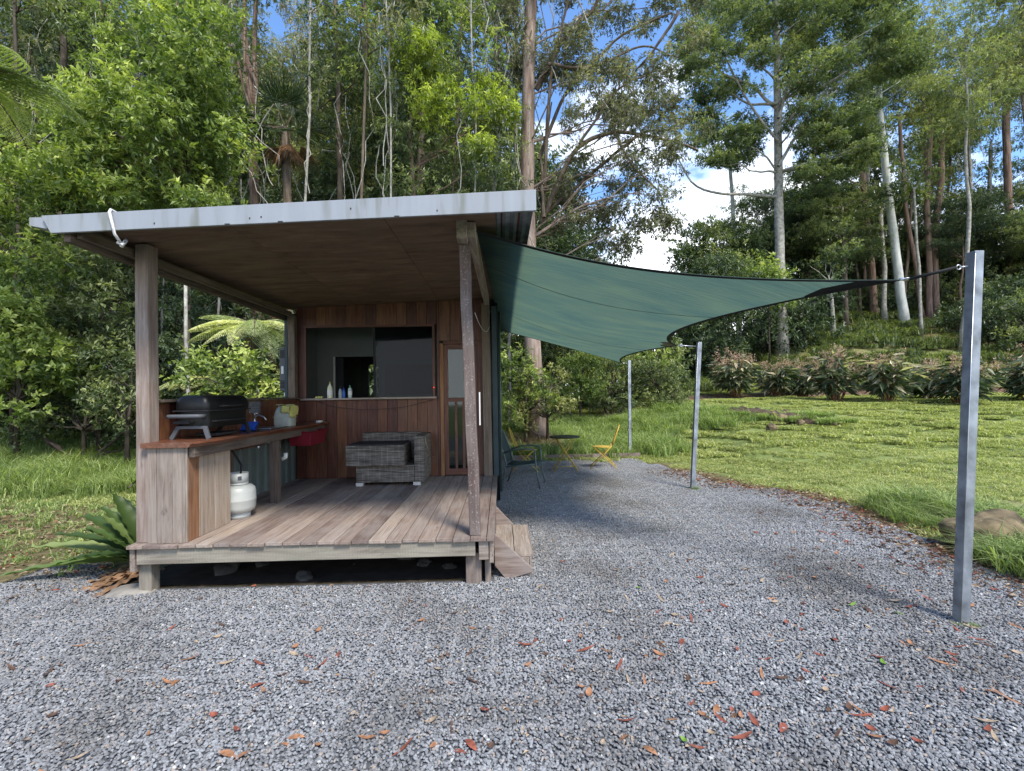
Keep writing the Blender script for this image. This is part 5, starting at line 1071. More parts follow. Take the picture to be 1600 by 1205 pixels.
for P, w in (([(846, 345), (870, 290), (905, 225), (960, 207), (1020, 210), (1090, 235)], 9), ([(856, 330), (900, 290), (960, 240), (1000, 205), (1060, 200)], 7), ([(838, 140), (880, 60), (930, 10), (960, -60)], 9), ([(846, 350), (852, 250), (862, 100), (905, -60)], 8), ([(842, 250), (880, 150), (960, 60), (1050, 20)], 7), ([(850, 340), (845, 250), (862, 160)], 6), ([(1060, 20), (1010, 90), (985, 120)], 5), ([(960, 207), (985, 260), (1030, 300), (1050, 360)], 4), ([(905, 225), (960, 140), (1040, 100)], 5), ([(856, 100), (920, 110), (1000, 70), (1060, 90)], 5)):
    Q = np.array([aty(a, b, Yk - .2 + .5 * math.sin(i + w)) for i, (a, b) in enumerate(P)]); t = np.linspace(0, 1, 22); Q = np.column_stack([np.interp(t, np.linspace(0, 1, len(Q)), Q[:, k]) for k in range(3)]); Q[1:-1] += rng.normal(size=(20, 3)) * .04
    for _ in range(2): Q[1:-1] = (Q[:-2] + Q[2:] + 2 * Q[1:-1]) / 4
    mb.tube(Q, np.linspace(px2m(w, Yk) / 2, px2m(w, Yk) / 5, 22), 6, False)
mb.build('limb', M['bk_brown'], root)
ktree([(768, 330), (780, 200), (775, 60), (770, -60)], 16, 9, 7, 'slim pale trunk just left of the tallest gum', [(700, -60), (830, -60), (820, 80), (720, 60)], 22, .6, 'lf_olive', 'bk_grey', 55, sprays=80, ln=.13, droop=.3, limbs=8)
ktree([(655, 330), (657, 100), (652, -60)], 16.5, 12, 10, 'brown trunk rising behind the lime tipped tree', [(560, -60), (740, -60), (720, 40), (590, 40)], 24, .8, 'lf_mid', 'bk_brown', 56, sprays=70, ln=.15, droop=.3, limbs=8)
for i_, (xa, ya, xb, w_, Yt, bkm, lab) in enumerate([(255, 330, 250, 4, 12.6, 'bk_grey', 'thin pale stem through the left side of the big bright tree'), (168, 330, 158, 6, 13.8, 'bk_brown', 'slim brown stem between the dark trunk and the big bright tree'), (350, 330, 362, 4, 12.8, 'bk_grey', 'thin pale stem just left of the twin stemmed trunk'), (476, 330, 486, 5, 13.4, 'bk_grey', 'thin grey stem right of the fan palm'), (563, 330, 572, 6, 13.2, 'bk_brown', 'slim brown stem left of the lime tipped tree'), (612, 330, 604, 4, 12.6, 'bk_grey', 'very thin pale stem in front of the lime tipped tree'), (705, 330, 722, 5, 13.9, 'bk_brown', 'slim stem leaning right over the roof beyond the lime tree'), (742, 330, 737, 4, 12.9, 'bk_grey', 'thin straight pale stem between the lime tree and the tall gum'), (30, 330, 22, 7, 14.0, 'bk_dark', 'dark stem near the upper left picture edge'), (803, 330, 806, 5, 14.6, 'bk_grey', 'thin grey stem touching the left side of the tall gum')]):
    ktree([(xa, ya), ((xa + xb) / 2 + 3, 170), (xb, 20), (xb - 2, -60)], Yt, w_, w_ * .6, lab, [(xb - 45, -40), (xb + 45, -40), (xb + 40, 120), (xb - 40, 120)], 9, .42, ['lf_mid', 'lf_bright', 'lf_euc'][i_ % 3], bkm, 400 + i_, name='slender_tree', sprays=90, ln=.12, asp=.3, droop=.3, limbs=6, lr=.6, vines=3, dY=.7)
# --- right side
b = ghit(1222, 560); Yr = b[1]; k_ = Yr / 13.
pts = tline([(1222, 560), (1221, 470), (1217, 340), (1215, 200), (1213, 60), (1212, -80)], Yr)
cl = np.vstack([fill([(1055, 20), (1200, -60), (1210, 120), (1130, 180), (1060, 140)], Yr, 2.4, 60, .42 * k_, 60), fill([(1215, -60), (1400, -60), (1440, 90), (1330, 160), (1230, 130)], Yr, 2.8, 95, .44 * k_, 61), fill([(1060, 170), (1200, 180), (1200, 260), (1100, 260)], Yr, 1.8, 34, .36 * k_, 62), fill([(1230, 170), (1370, 160), (1360, 260), (1250, 290)], Yr, 2.5, 60, .40 * k_, 63)])
root = make_tree('spreading_tree', 'grey mottled trunk tree with layered open crown in front of the sky', 'tree', (pts[0][0], Yr, pts[0][2]), pts, px2m(17, Yr) / 2, px2m(8, Yr) / 2, cl, M['lf_acacia'], M['bk_grey'], 64, sprays=95, k=10, ln=.17, asp=.34, droop=.1, shell=.1, flat=.34, limbs=22, start=.45, lr=.3, twigs=1)
mb = MB()
for P, w in (([(1214, 170), (1180, 140), (1130, 115), (1060, 75)], 6), ([(1216, 210), (1260, 150), (1330, 110), (1400, 50)], 6), ([(1216, 185), (1245, 90), (1270, 0)], 5), ([(1218, 160), (1170, 165), (1110, 120)], 5), ([(1220, 308), (1180, 302), (1130, 305), (1080, 290), (1055, 240)], 6), ([(1216, 260), (1280, 150), (1330, 120)], 5), ([(1216, 220), (1160, 150), (1120, 60), (1090, 0)], 4)):
    Q = np.array([aty(a, b_, Yr + .6 * math.sin(i * 2 + w)) for i, (a, b_) in enumerate(P)]); t = np.linspace(0, 1, 18); Q = np.column_stack([np.interp(t, np.linspace(0, 1, len(Q)), Q[:, k]) for k in range(3)]); Q[1:-1] += rng.normal(size=(16, 3)) * .07
    for _ in range(2): Q[1:-1] = (Q[:-2] + Q[2:] + 2 * Q[1:-1]) / 4
    mb.tube(Q, np.linspace(px2m(w, Yr) / 2, px2m(w, Yr) / 6, 18), 6, False)
mb.build('limb', M['bk_grey'], root)
def rtree(bx, by, line, w0, w1, label, poly, n, r, leafm, barkm, seed, **kw):
    b = ghit(bx, by); return ktree([(bx, by)] + line, b[1], w0, w1, label, poly, n, r * b[1] / 25, leafm, barkm, seed, dY=2.5, **kw)
rtree(1158, 560, [(1150, 400), (1143, 300), (1136, 210)], 8, 5, 'thin straight white trunk left of the spreading tree', [(1090, 190), (1180, 190), (1180, 260), (1100, 250)], 8, .8, 'lf_acacia', 'bk_white', 65, sprays=24, ln=.2, flat=.3, limbs=5)
o = rtree(1414, 515, [(1404, 430), (1391, 330), (1377, 200), (1369, 95)], 14, 8, 'smooth white leaning trunk, the palest and thickest on the right slope', [(1330, 60), (1400, 40), (1440, 120), (1350, 140)], 8, .8, 'lf_acacia', 'bk_white', 66, sprays=24, ln=.2, flat=.3, limbs=3, lr=.2, flare=1.1)
rtree(1367, 500, [(1362, 420), (1352, 330), (1345, 240)], 11, 8, 'red brown trunk left of the smooth white leaning trunk', [(1300, 180), (1400, 170), (1400, 260), (1300, 270)], 14, 1.0, 'lf_acacia', 'bk_red', 67, sprays=30, ln=.22, flat=.35, limbs=7)
rtree(1452, 505, [(1452, 400), (1448, 330), (1455, 200)], 9, 7, 'left stem of the red brown trunk cluster on the right slope', [(1420, 130), (1500, 120), (1500, 220), (1420, 220)], 12, 1.0, 'lf_olive', 'bk_red', 68, sprays=30, ln=.22, flat=.35, limbs=6)
rtree(1462, 500, [(1459, 380), (1470, 290), (1472, 190)], 11, 8, 'middle stem of the red brown trunk cluster on the right slope', [(1430, 150), (1530, 140), (1520, 230), (1440, 230)], 12, 1.0, 'lf_olive', 'bk_red', 69, sprays=30, ln=.22, flat=.35, limbs=6)
rtree(1442, 505, [(1432, 420), (1415, 330), (1408, 230), (1405, 180)], 7, 5, 'slim curved brown stem beside the spiky palm', [], 0, 1, 'lf_mid', 'bk_red', 70)
rtree(1580, 480, [(1576, 330), (1572, 200), (1578, 100)], 12, 9, 'red brown trunk near the right picture edge', [(1500, -20), (1640, -20), (1640, 140), (1520, 140)], 18, 1.1, 'lf_olive', 'bk_red', 71, sprays=36, ln=.22, flat=.4, limbs=8)
for q, (bx, by, tx_, ty_, w, mt, lab) in enumerate([(1302, 525, 1296, 440, 7, 'bk_grey', 'short pale trunk low on the slope left of the red brown trunks'), (1322, 515, 1318, 380, 7, 'bk_brown', 'slim brown trunk on the slope beside the short pale trunk'), (1382, 505, 1376, 330, 8, 'bk_grey', 'grey trunk directly behind the leaning white trunk'), (1440, 530, 1428, 300, 5, 'bk_grey', 'very thin pale stem between the white trunk and the red cluster'), (1287, 500, 1262, 330, 5, 'bk_dark', 'dark crooked sapling on the slope above the hedge'), (1345, 500, 1335, 400, 5, 'bk_dark', 'thin dark sapling on the right slope left of the red brown trunk'), (1540, 470, 1548, 230, 7, 'bk_grey', 'thin grey mottled trunk left of the right edge tree')]):
    rtree(bx, by, [((bx + tx_) / 2 + 2, (by + ty_) / 2), (tx_, ty_)], w, w * .7, lab, [(tx_ - 40, ty_ - 50), (tx_ + 40, ty_ - 50), (tx_ + 45, ty_ + 10), (tx_ - 45, ty_ + 10)], 6, .8, 'lf_acacia', mt, 80 + q, sprays=28, ln=.2, flat=.3, limbs=5)

# --- filler forest: prototypes copied with their parts
def proto(kind, seed):
    r = np.random.default_rng(seed); O = (0, 0, 0)
    if kind == 'rain':
        hgt = 11; P = bend((0, 0, -.3), (r.normal() * .4, 0, 8), r, 8, .03); cl = np.vstack([blob(r, (0, 0, 6.6), (2.7, 2.7, 3.9), 34, 1.15), blob(r, (0, 0, 10), (1.6, 1.6, 1.2), 5, .9)])
        return make_tree('rainforest_tree', 'x', 'tree', O, P, .17, .06, cl, M['lf_mid'], M['bk_brown'], seed, limbs=14, sprays=46, k=9, ln=.20, asp=.36, droop=.15, flat=.6, shell=.3, bright_top=.32)
    if kind == 'tall':
        P = bend((0, 0, -.3), (r.normal() * .8, r.normal() * .5, 17), r, 12, .02); cl = np.vstack([blob(r, (0, 0, 16.5), (3.0, 3.0, 4.6), 30, 1.0)])
        return make_tree('tall_gum', 'x', 'tree', O, P, .165, .06, cl, M['lf_euc'], M['bk_grey'], seed, limbs=16, start=.5, sprays=46, k=8, ln=.20, asp=.24, droop=.5, flat=.8, shell=.2, bright_top=.3, lr=.35, vines=5)
    if kind == 'acacia':
        P = bend((0, 0, -.3), (r.normal() * .6, 0, 10), r, 9, .03); cl = np.vstack([blob(r, (0, 0, 8.6), (3.8, 3.8, 3.4), 30, 1.25)])
        return make_tree('feathery_tree', 'x', 'tree', O, P, .14, .05, cl, M['lf_acacia'], M['bk_brown'], seed, limbs=18, start=.4, sprays=44, k=10, ln=.17, asp=.32, droop=.1, flat=.26, shell=.1, bright_top=.3)
    if kind == 'bush':
        P = bend((0, 0, -.1), (0, 0, 1.3), r, 4, .05); cl = blob(r, (0, 0, 1.15), (1.25, 1.25, .95), 18, .55); cl[:, 2] = np.maximum(cl[:, 2], .2)
        return make_tree('bush', 'x', 'bush', O, P, .05, .02, cl, M['lf_dark'], M['bk_dark'], seed, limbs=12, start=0, lr=.6, trunkn=6, sprays=110, k=8, ln=.12, asp=.42, flat=.75, shell=.3, bright_top=.28)
PROT = {k: [proto(k, 300 + 10 * i + j) for j in range(n)] for i, (k, n) in enumerate((('rain', 4), ('tall', 3), ('acacia', 3), ('bush', 4)))}
used = set()
def place(kind, x, y, s, label, group, mat=None, bk=None, sz=1., seed=0, dz=0.):
    p = PROT[kind][seed % len(PROT[kind])]
    if p.name in used: o = copy_tree(p)
    else: used.add(p.name); o = p
    o.location = (x, y, T(x, y) + dz); o.rotation_euler = (0, 0, (seed * 2.399) % 6.283); o.scale = (s, s, s * sz); o['label'] = label; o['group'] = group
    for c in o.children:
        m_ = mat if c.name.startswith(('crown',)) else bk
        if c.name.startswith(('crown', 'trunk')):
            c.material_slots[0].link = 'OBJECT'; c.material_slots[0].material = M[m_] if m_ else c.data.materials[0]
    return o
g = np.random.default_rng(77); q = 0
LB = {'h': 'leafy bush on the bank beyond the long grass under the sail', 'a': 'rainforest tree in the dense dark wall of forest behind the shed', 'b': 'tall gum rising at the back of the forest behind the shed', 'c': 'feathery tree on the forested slope at the right', 'd': 'tall gum high on the forested slope at the right', 'e': 'small far tree in the valley gap behind the sail', 'f': 'dark bush at the foot of the forest behind the shed', 'g': 'bush in the shaded undergrowth of the right slope'}
def row(kind, us, y, s, lab, grp, mats, bks, js=.12, jy=1.2, sz=(.9, 1.2), dz=0.):
    global q
    for u in us:
        yy = y + g.uniform(-jy, jy); uu = u + g.uniform(-js, js) * .35; sc = s * g.uniform(.85, 1.15); place(kind, uu * yy, yy, sc, lab, grp, mats[q % len(mats)], bks[q % len(bks)], g.uniform(*sz), q, dz); q += 1
G1 = 'trees in the forest wall behind the shed'; G2 = 'tall gums behind the shed'; G3 = 'feathery trees on the right slope'; G4 = 'tall gums on the right slope'; G5 = 'far trees in the valley'; G6 = 'bushes at the forest foot'; G7 = 'bushes on the right slope'; G8 = 'bushes on the bank beyond the long grass'
row('bush', np.arange(-1.35, -.12, .13), 13.2, 1.15, LB['f'], G6, ['lf_dark', 'lf_dark', 'lf_mid'], ['bk_dark'], jy=.4)
row('bush', np.arange(.02, .34, .055), 20.5, 1.5, LB['h'], G8, ['lf_mid', 'lf_bright', 'lf_acacia'], ['bk_dark'], jy=.8)
row('bush', np.arange(-1.3, -.08, .11), 15.2, 1.5, LB['f'], G6, ['lf_dark', 'lf_mid', 'lf_dark'], ['bk_dark'], jy=.5)
row('rain', np.arange(-1.35, .05, .17), 17., .62, LB['a'], G1, ['lf_mid', 'lf_dark', 'lf_dark', 'lf_mid'], ['bk_brown', 'bk_dark'], jy=.8)
row('rain', np.arange(-1.3, .12, .155), 20.5, .92, LB['a'], G1, ['lf_dark', 'lf_mid', 'lf_dark', 'lf_olive'], ['bk_dark', 'bk_grey'])
row('rain', np.arange(-1.25, .10, .15), 25.5, 1.12, LB['a'], G1, ['lf_dark', 'lf_mid', 'lf_dark'], ['bk_dark', 'bk_brown'], jy=1.6)
row('tall', np.arange(-1.2, .04, .14), 24, .80, LB['b'], G2, ['lf_euc', 'lf_mid', 'lf_dark'], ['bk_grey', 'bk_red', 'bk_brown'], jy=1.8)
row('tall', np.arange(-1.2, -.02, .13), 31, .98, LB['b'], G2, ['lf_euc', 'lf_dark', 'lf_mid'], ['bk_brown', 'bk_grey'], jy=2)
row('rain', np.arange(-1.2, .0, .16), 35, 1.35, LB['a'], G1, ['lf_dark'], ['bk_dark'], jy=2)
# right slope
row('bush', [.50, 1.10, 1.17, 1.24, 1.31], 27, 1.35, LB['g'], G7, ['lf_dark', 'lf_dark', 'lf_mid'], ['bk_dark'], jy=1)
row('bush', np.concatenate([[.40, .46, .52, .68], [1.06, 1.13, 1.2, 1.27, 1.33]]), 30.5, 1.8, LB['g'], G7, ['lf_dark'], ['bk_dark'], jy=1)
row('bush', np.arange(.62, 1.12, .045), 41, 2.6, LB['g'], G7, ['lf_dark', 'lf_dark', 'lf_mid'], ['bk_dark'], jy=1)
row('bush', np.arange(.62, 1.12, .06), 37, 1.2, LB['g'], G7, ['lf_mid', 'lf_dark'], ['bk_dark'], jy=1.5)
row('acacia', [.48, .60, .70, .76, .98, 1.12, 1.24], 36, .78, LB['c'], G3, ['lf_dark', 'lf_acacia', 'lf_mid'], ['bk_red', 'bk_brown', 'bk_grey'], jy=2)
row('rain', np.arange(.44, 1.35, .105), 38, .90, LB['c'], G3, ['lf_dark', 'lf_dark', 'lf_mid'], ['bk_dark', 'bk_red'], jy=2)
row('acacia', np.arange(.62, 1.3, .12), 43, 1.2, LB['c'], G3, ['lf_acacia', 'lf_mid', 'lf_olive'], ['bk_brown', 'bk_grey'], jy=2)
row('tall', np.arange(.70, 1.32, .085), 38, 1.15, LB['d'], G4, ['lf_olive', 'lf_acacia', 'lf_mid'], ['bk_red', 'bk_grey', 'bk_brown'], jy=3)
row('tall', [1.0, 1.14, 1.24, 1.33], 28, .98, LB['d'], G4, ['lf_olive', 'lf_acacia'], ['bk_red', 'bk_grey'], jy=2)
row('rain', np.arange(.08, .62, .075), 62, 1.15, LB['e'], G5, ['lf_mid', 'lf_dark', 'lf_euc'], ['bk_grey'], jy=5, sz=(.8, 1.))
row('rain', np.arange(.12, .50, .06), 48, .50, LB['e'], G5, ['lf_mid', 'lf_dark', 'lf_mid'], ['bk_grey'], jy=3)
# shrubs seen below the sail and beyond the lawn
SH = [([(785, 560), (815, 545), (850, 590), (865, 625), (785, 650)], 12.7, 20, .30, 'lf_bright', 'lime leaved shrub right beside the cabin wall under the sail'), ([(800, 610), (860, 575), (905, 600), (900, 655), (800, 665)], 12.9, 20, .28, 'lf_olive', 'straggly yellowish shrub above the dry straw patch'), ([(850, 560), (930, 550), (940, 620), (870, 640)], 17.2, 18, .5, 'lf_bright', 'bright rounded shrub beneath the middle of the sail'), ([(930, 560), (990, 565), (990, 640), (920, 640)], 17.6, 16, .5, 'lf_acacia', 'mid green shrub left of the farthest post'), ([(985, 560), (1050, 575), (1060, 625), (985, 632)], 17.8, 18, .48, 'lf_mid', 'leafy shrub right of the farthest post'), ([(1040, 600), (1070, 605), (1065, 640), (1030, 640)], 17.2, 8, .34, 'lf_acacia', 'small pale shrub at the right end of the shrub bank')]
for i, (poly, Y_, n, r_, mt, lab) in enumerate(SH): shrub(lab, poly, Y_, .6, n, r_, mt, 120 + i, ln=.10, asp=.38, sprays=170)
shrub('large dark evergreen shrub below the thin white trunk', [(1060, 440), (1110, 400), (1180, 420), (1190, 530), (1060, 590)], 27, 1.5, 34, 1.0, 'lf_dark', 130, ln=.2, sprays=60)
shrub('rounded bright green tree below the valley skyline', [(1065, 380), (1130, 340), (1180, 380), (1190, 440), (1070, 450)], 31, 1.5, 26, 1.2, 'lf_mid', 131, ln=.22, sprays=50)
shrub('pale green shrub between the two white trunks above the sail', [(1160, 410), (1220, 400), (1225, 470), (1160, 470)], 26.5, 1., 12, .8, 'lf_bright', 132, ln=.2, sprays=50)

# --- ginger hedge
def ginger(bx, by, hpx, wpx, label, seed):
    b = ghit(bx, by); r = np.random.default_rng(seed); H = px2m(hpx, b[1]); Wd = px2m(wpx, b[1]) / 2; root = empty('ginger_plant', b, label, 'hedge plant', 'tall ginger plants in the hedge row'); mb = MB(); P, D, Ln, rn = [], [], [], []; tops = []
    for i in range(46):
        a = r.random() * 6.28; sp_ = r.random() ** .6; e = b + np.array([math.cos(a) * Wd * sp_ * .62, math.sin(a) * Wd * sp_ * .62, H * r.uniform(.55, .95) * (1 - .25 * sp_)]); s0 = b + np.array([math.cos(a), math.sin(a), 0]) * r.uniform(0, .22)
        Q = bend(s0, e, r, 7, .03, .06); mb.tube(Q, np.linspace(.016, .007, 7), 4, False); tops.append(Q[-1])
        for j in range(13):
            t = 2 + 4 * j / 12.; c = Q[int(t)] * (1 - t % 1) + Q[min(6, int(t) + 1)] * (t % 1); a2 = a + r.normal() * 1.0; P.append(c); D.append(unit(np.array([math.cos(a2), math.sin(a2), r.uniform(-.9, .35)]))); Ln.append(r.uniform(.34, .62)); rn.append(np.clip(.25 + .17 * r.normal() + (.6 if r.random() < .17 else 0), 0, 1))
    mb.build('stalks', M['dead'], root)
    V, F, R2 = leaf_geo(np.array(P), np.array(D), np.array(Ln), np.array(Ln) * .22, np.array(rn), r, .16); fastmesh('leaves', V, F, R2, M['lf_ginger'], root)
    cl = [[*(tp_ + [0, 0, .16]), .15] for tp_ in tops if r.random() < .6 and tp_[2] > b[2] + H * .5] or [[*tops[0], .1]]
    V, F, R2 = crown_geo(cl, seed, sprays=900, k=3, ln=.07, asp=.3, flat=1.4, shell=.1); fastmesh('seed_heads', V, F, R2, M['lf_pink'], root)
for i, a in enumerate([(1150, 622, 82, 110, 'leftmost ginger plant with the most faded tassels in the hedge row'), (1212, 620, 62, 90, 'lower darker ginger plant second from the left of the row'), (1305, 628, 88, 125, 'dark leaved ginger plant with thick dark base in the row'), (1386, 630, 90, 120, 'ginger plant with pale brown stalks showing, right of the dark one'), (1503, 632, 84, 125, 'ginger plant partly hidden by the nearest steel post'), (1612, 628, 90, 110, 'ginger plant cut by the right picture edge'), (1450, 624, 60, 75, 'small low ginger plant between the brown stalked one and the nearest post'), (1255, 622, 56, 70, 'small low ginger plant left of the dark one')]): ginger(*a, 140 + i)

# --- bird's nest fern and dead fronds
def strap_leaf(mb, base, az, elv, ln, w, droop, r, rn):
    t = np.linspace(0, 1, 26); d = np.array([math.cos(az) * math.cos(elv), math.sin(az) * math.cos(elv), math.sin(elv)]); P = np.array(base) + d * ln * t[:, None] + np.array([0, 0, -1.]) * (droop * ln * t ** 2)[:, None]
    s = unit(np.cross(unit(np.gradient(P, axis=0)), (0, 0, 1.))); U = unit(np.cross(s, np.gradient(P, axis=0))); ww = w * np.sin(PI * np.clip(t * .86 + .08, 0, 1)) ** .7; wav = np.sin(t * 40 + r.random() * 6) * .010
    V = np.stack([P - s * ww[:, None] + U * (.35 * ww + wav)[:, None], P - s * ww[:, None] * .5 + U * (.10 * ww)[:, None], P, P + s * ww[:, None] * .5 + U * (.10 * ww)[:, None], P + s * ww[:, None] + U * (.35 * ww - wav)[:, None]], 1).reshape(-1, 3)
    mb.add(V, [(i * 5 + j, i * 5 + j + 1, i * 5 + 6 + j, i * 5 + 5 + j) for i in range(25) for j in range(4)], None, rn, True)
nb = np.array([-3.22, 4.42, .12]); r = np.random.default_rng(3); nf = empty('nest_fern', (-3.22, 4.42, 0), 'big nest fern with long wavy strap leaves at the left corner of the deck', 'fern')
for az, elv, ln, w, dr in [(3.05, 0.30, 1.24, 0.098, 0.20), (3.25, 0.12, 1.22, 0.081, 0.16), (2.85, 0.62, 1.04, 0.081, 0.22), (2.60, 0.85, 0.88, 0.069, 0.15), (2.90, 1.02, 0.81, 0.069, 0.10), (2.30, 1.15, 0.76, 0.069, 0.10), (-2.90, 0.75, 0.67, 0.069, 0.15), (-2.60, 0.55, 0.61, 0.063, 0.30), (-2.20, 0.90, 0.49, 0.057, 0.20), (1.90, 1.00, 0.73, 0.069, 0.15), (2.45, 0.60, 0.85, 0.069, 0.20), (3.30, 0.95, 0.67, 0.063, 0.15), (1.50, 1.20, 0.92, 0.069, 0.10), (2.7, .75, .9, .06, .2), (3.0, .9, .8, .06, .16), (3.15, .55, 1.0, .06, .25), (2.2, .8, .8, .06, .15), (-3.0, .35, .8, .06, .3), (2.5, 1.25, .8, .05, .1), (2.75, 0.45, 1.10, 0.069, 0.25)]:
    mb = MB(); strap_leaf(mb, nb, az, elv, ln, w, dr, r, np.clip(.45 + .25 * r.normal(), 0, 1)); mb.build('leaf', M['nest'], nf)
mb = MB()
for _ in range(12): strap_leaf(mb, nb + [0, -.05, -.06], r.uniform(2.6, 4.6), -.08, r.uniform(.35, .8), .035, .06, r, .5)
mb.build('dead_leaf', M['dead'], nf)
nf2 = empty('tree_stump', (-3.3, 4.9, 0), 'dark leafy stump rising behind the nest fern beside the post', 'stump'); MB().tube([(-3.3, 4.95, -.1), (-3.31, 4.95, .5), (-3.3, 4.93, 1.0)], [.09, .075, .06], 9, noise=.15).build('stump_body', M['bk_dark'], nf2)
mb = MB()
for _ in range(9): strap_leaf(mb, (-3.3, 4.9, r.uniform(.4, 1.0)), r.uniform(2.2, 5.), r.uniform(-1.0, .3), r.uniform(.2, .4), .03, .5, r, .5)
mb.build('dead_leaf', M['bk_brown'], nf2)
# rocks
def rock(name, c, s, mat, label, cat, seed, group=None):
    r = np.random.default_rng(seed); import bmesh
    bm = bmesh.new(); bmesh.ops.create_icosphere(bm, subdivisions=4, radius=1); from mathutils import noise
    for v in bm.verts:
        p = v.co.normalized(); k = 1 + .28 * noise.noise(p * 1.3 + Vector((seed, 0, 0))) + .12 * noise.noise(p * 3.7 + Vector((0, seed, 0))) + .04 * noise.noise(p * 9); v.co = Vector((p.x * s[0] * k, p.y * s[1] * k, max(p.z, -.5) * s[2] * k))
    me = bpy.data.meshes.new(name); bm.to_mesh(me); bm.free(); o = bpy.data.objects.new(name, me); COL.objects.link(o); o.location = c; o.rotation_euler = (0, 0, r.random() * 6.28 if group else .0); me.materials.append(mat)
    for p in me.polygons: p.use_smooth = True
    return tag(o, label, cat, group)
bo = atz(1560, 858, .12); rock('boulder', (4.86, 4.58, .09), (.46, .27, .27), M['rock'], 'mossy brown boulder in the grass behind the nearest steel post', 'boulder', 3)
rock('flat_stone', (-3.12, 4.05, .005), (.22, .14, .035), M['slab'], 'flat paving stone lying beside the left deck stump', 'stone', 9)
UR = [(-2.55, 4.45, .10), (-2.3, 4.6, .06), (-1.75, 4.22, .07), (-1.2, 4.9, .09), (-.95, 4.75, .11), (-.75, 4.5, .06), (-.5, 4.4, .05)]
for i, (x_, y_, s_) in enumerate(UR): rock('stone', (x_, y_, s_ * .3), (s_ * 1.3, s_, s_ * .8), M['rock2'], 'small grey stone in the dark space under the deck', 'stone', 20 + i, 'stones under the deck')
# earth bank with rocks
b0, b1 = ghit(1118, 655), ghit(1330, 668); mb = MB(); n = 60; V = []; r = np.random.default_rng(12)
from mathutils import noise
for i in range(n):
    t = i / (n - 1); c = b0 * (1 - t) + b1 * t; z = T(c[0], c[1]); hh = .42 * math.sin(PI * min(1, t * 1.02)) ** .5 * (1 - .55 * t)
    for j, (dy, dz_) in enumerate(((-.55, -.05), (-.3, .04), (-.14, .45), (-.02, .85), (.2, 1.0), (.6, .9), (1.2, .4), (1.9, -.05))):
        q_ = noise.noise(Vector((i * .33, j * .9, 0))); V.append((c[0] + .08 * q_, c[1] + dy + .18 * q_, T(c[0], c[1] + dy) + dz_ * hh * (1 + .5 * q_)))
mb.add(V, [(i * 8 + j, i * 8 + 8 + j, i * 8 + 9 + j, i * 8 + 1 + j) for i in range(n - 1) for j in range(7)], None, .5, True); tag(mb.build('earth_bank', M['soil']), kind='structure')
for i, (pxx, pyy, s_) in enumerate([(1205, 660, .26), (1218, 652, .2), (1196, 672, .14), (1240, 664, .12)]):
    c = ghit(pxx, pyy); rock('bank_rock', (c[0], c[1] - .3, c[2] + .08), (s_, s_ * .8, s_ * .9), M['rock'], ['largest rock at the middle of the earth bank on the lawn', 'upright rock just right of the largest bank rock', 'flat rock at the foot of the earth bank', 'small rock at the right of the earth bank rocks'][i], 'rock', 40 + i)
gx_ = np.linspace(0, 1, 60); tf = template(*blade_tile(9, .5, 260, .10, .30, .02, 1.2, 1.2), M['grass_long'], 'grass_patch')
C2 = np.array([b0 * (1 - t) + b1 * t for t in gx_]); C2[:, 1] += rng.uniform(-.45, 1.2, 60); instancer('bank_grass', np.column_stack([C2[:, 0], C2[:, 1], terr(C2[:, 0], C2[:, 1]) + .12]), rng.random(60) * 6, rng.uniform(.4, 1., 60), tf, 'tufts along the earth bank')
# coarse grass clumps at the gravel edge on the right
tg = template(*blade_tile(10, .5, 330, .16, .46, .012, 1.3, 1.4), M['grass_long'], 'grass_patch')
gp = np.array([(x_, y_) for x_, y_ in zip(rng.uniform(4.25, 5.6, 60), rng.uniform(3.7, 6.2, 60)) if not (4.3 < x_ < 5.2 and 4.5 < y_ < 5.0) and x_ > np.interp(y_, EDGE_Y, EDGE_X) + .22]); instancer('coarse_grass', np.column_stack([gp, terr(gp[:, 0], gp[:, 1])]), rng.random(len(gp)) * 6, rng.uniform(.35, 1.0, len(gp)), tg, 'coarse grass around the boulder')
gp = np.array([(3.09, 3.10), (3.03, 3.12), (3.12, 3.2), (3.10, 7.6), (3.2, 11.7), (3.1, 11.8)]); instancer('post_weeds', np.column_stack([gp, terr(gp[:, 0], gp[:, 1])]), rng.random(6) * 6, [.10, .08, .09, .2, .6, .6], tg, 'small weeds at the feet of the posts')
tw = template(*blade_tile(11, .6, 260, .18, .5, .016, 1.1, 1.2), M['lf_bright'], 'weed_patch')
gp = np.column_stack([rng.uniform(-12, -4.4, 90), rng.uniform(8.3, 12.5, 90)]); instancer('undergrowth', np.column_stack([gp, terr(gp[:, 0], gp[:, 1])]), rng.random(90) * 6, rng.uniform(.4, 1., 90), tw, 'weeds at the edge of the left grass')
gp = np.column_stack([rng.uniform(0, 1.3, 26), rng.uniform(12.6, 13.6, 26)]); tst = template(*blade_tile(12, .6, 420, .15, .4, .012, 1.6, 1.6), M['straw'], 'straw_patch'); instancer('dry_straw', np.column_stack([gp, terr(gp[:, 0], gp[:, 1]) + .05]), rng.random(26) * 6, rng.uniform(.6, 1.1, 26), tst, 'dry straw patch')

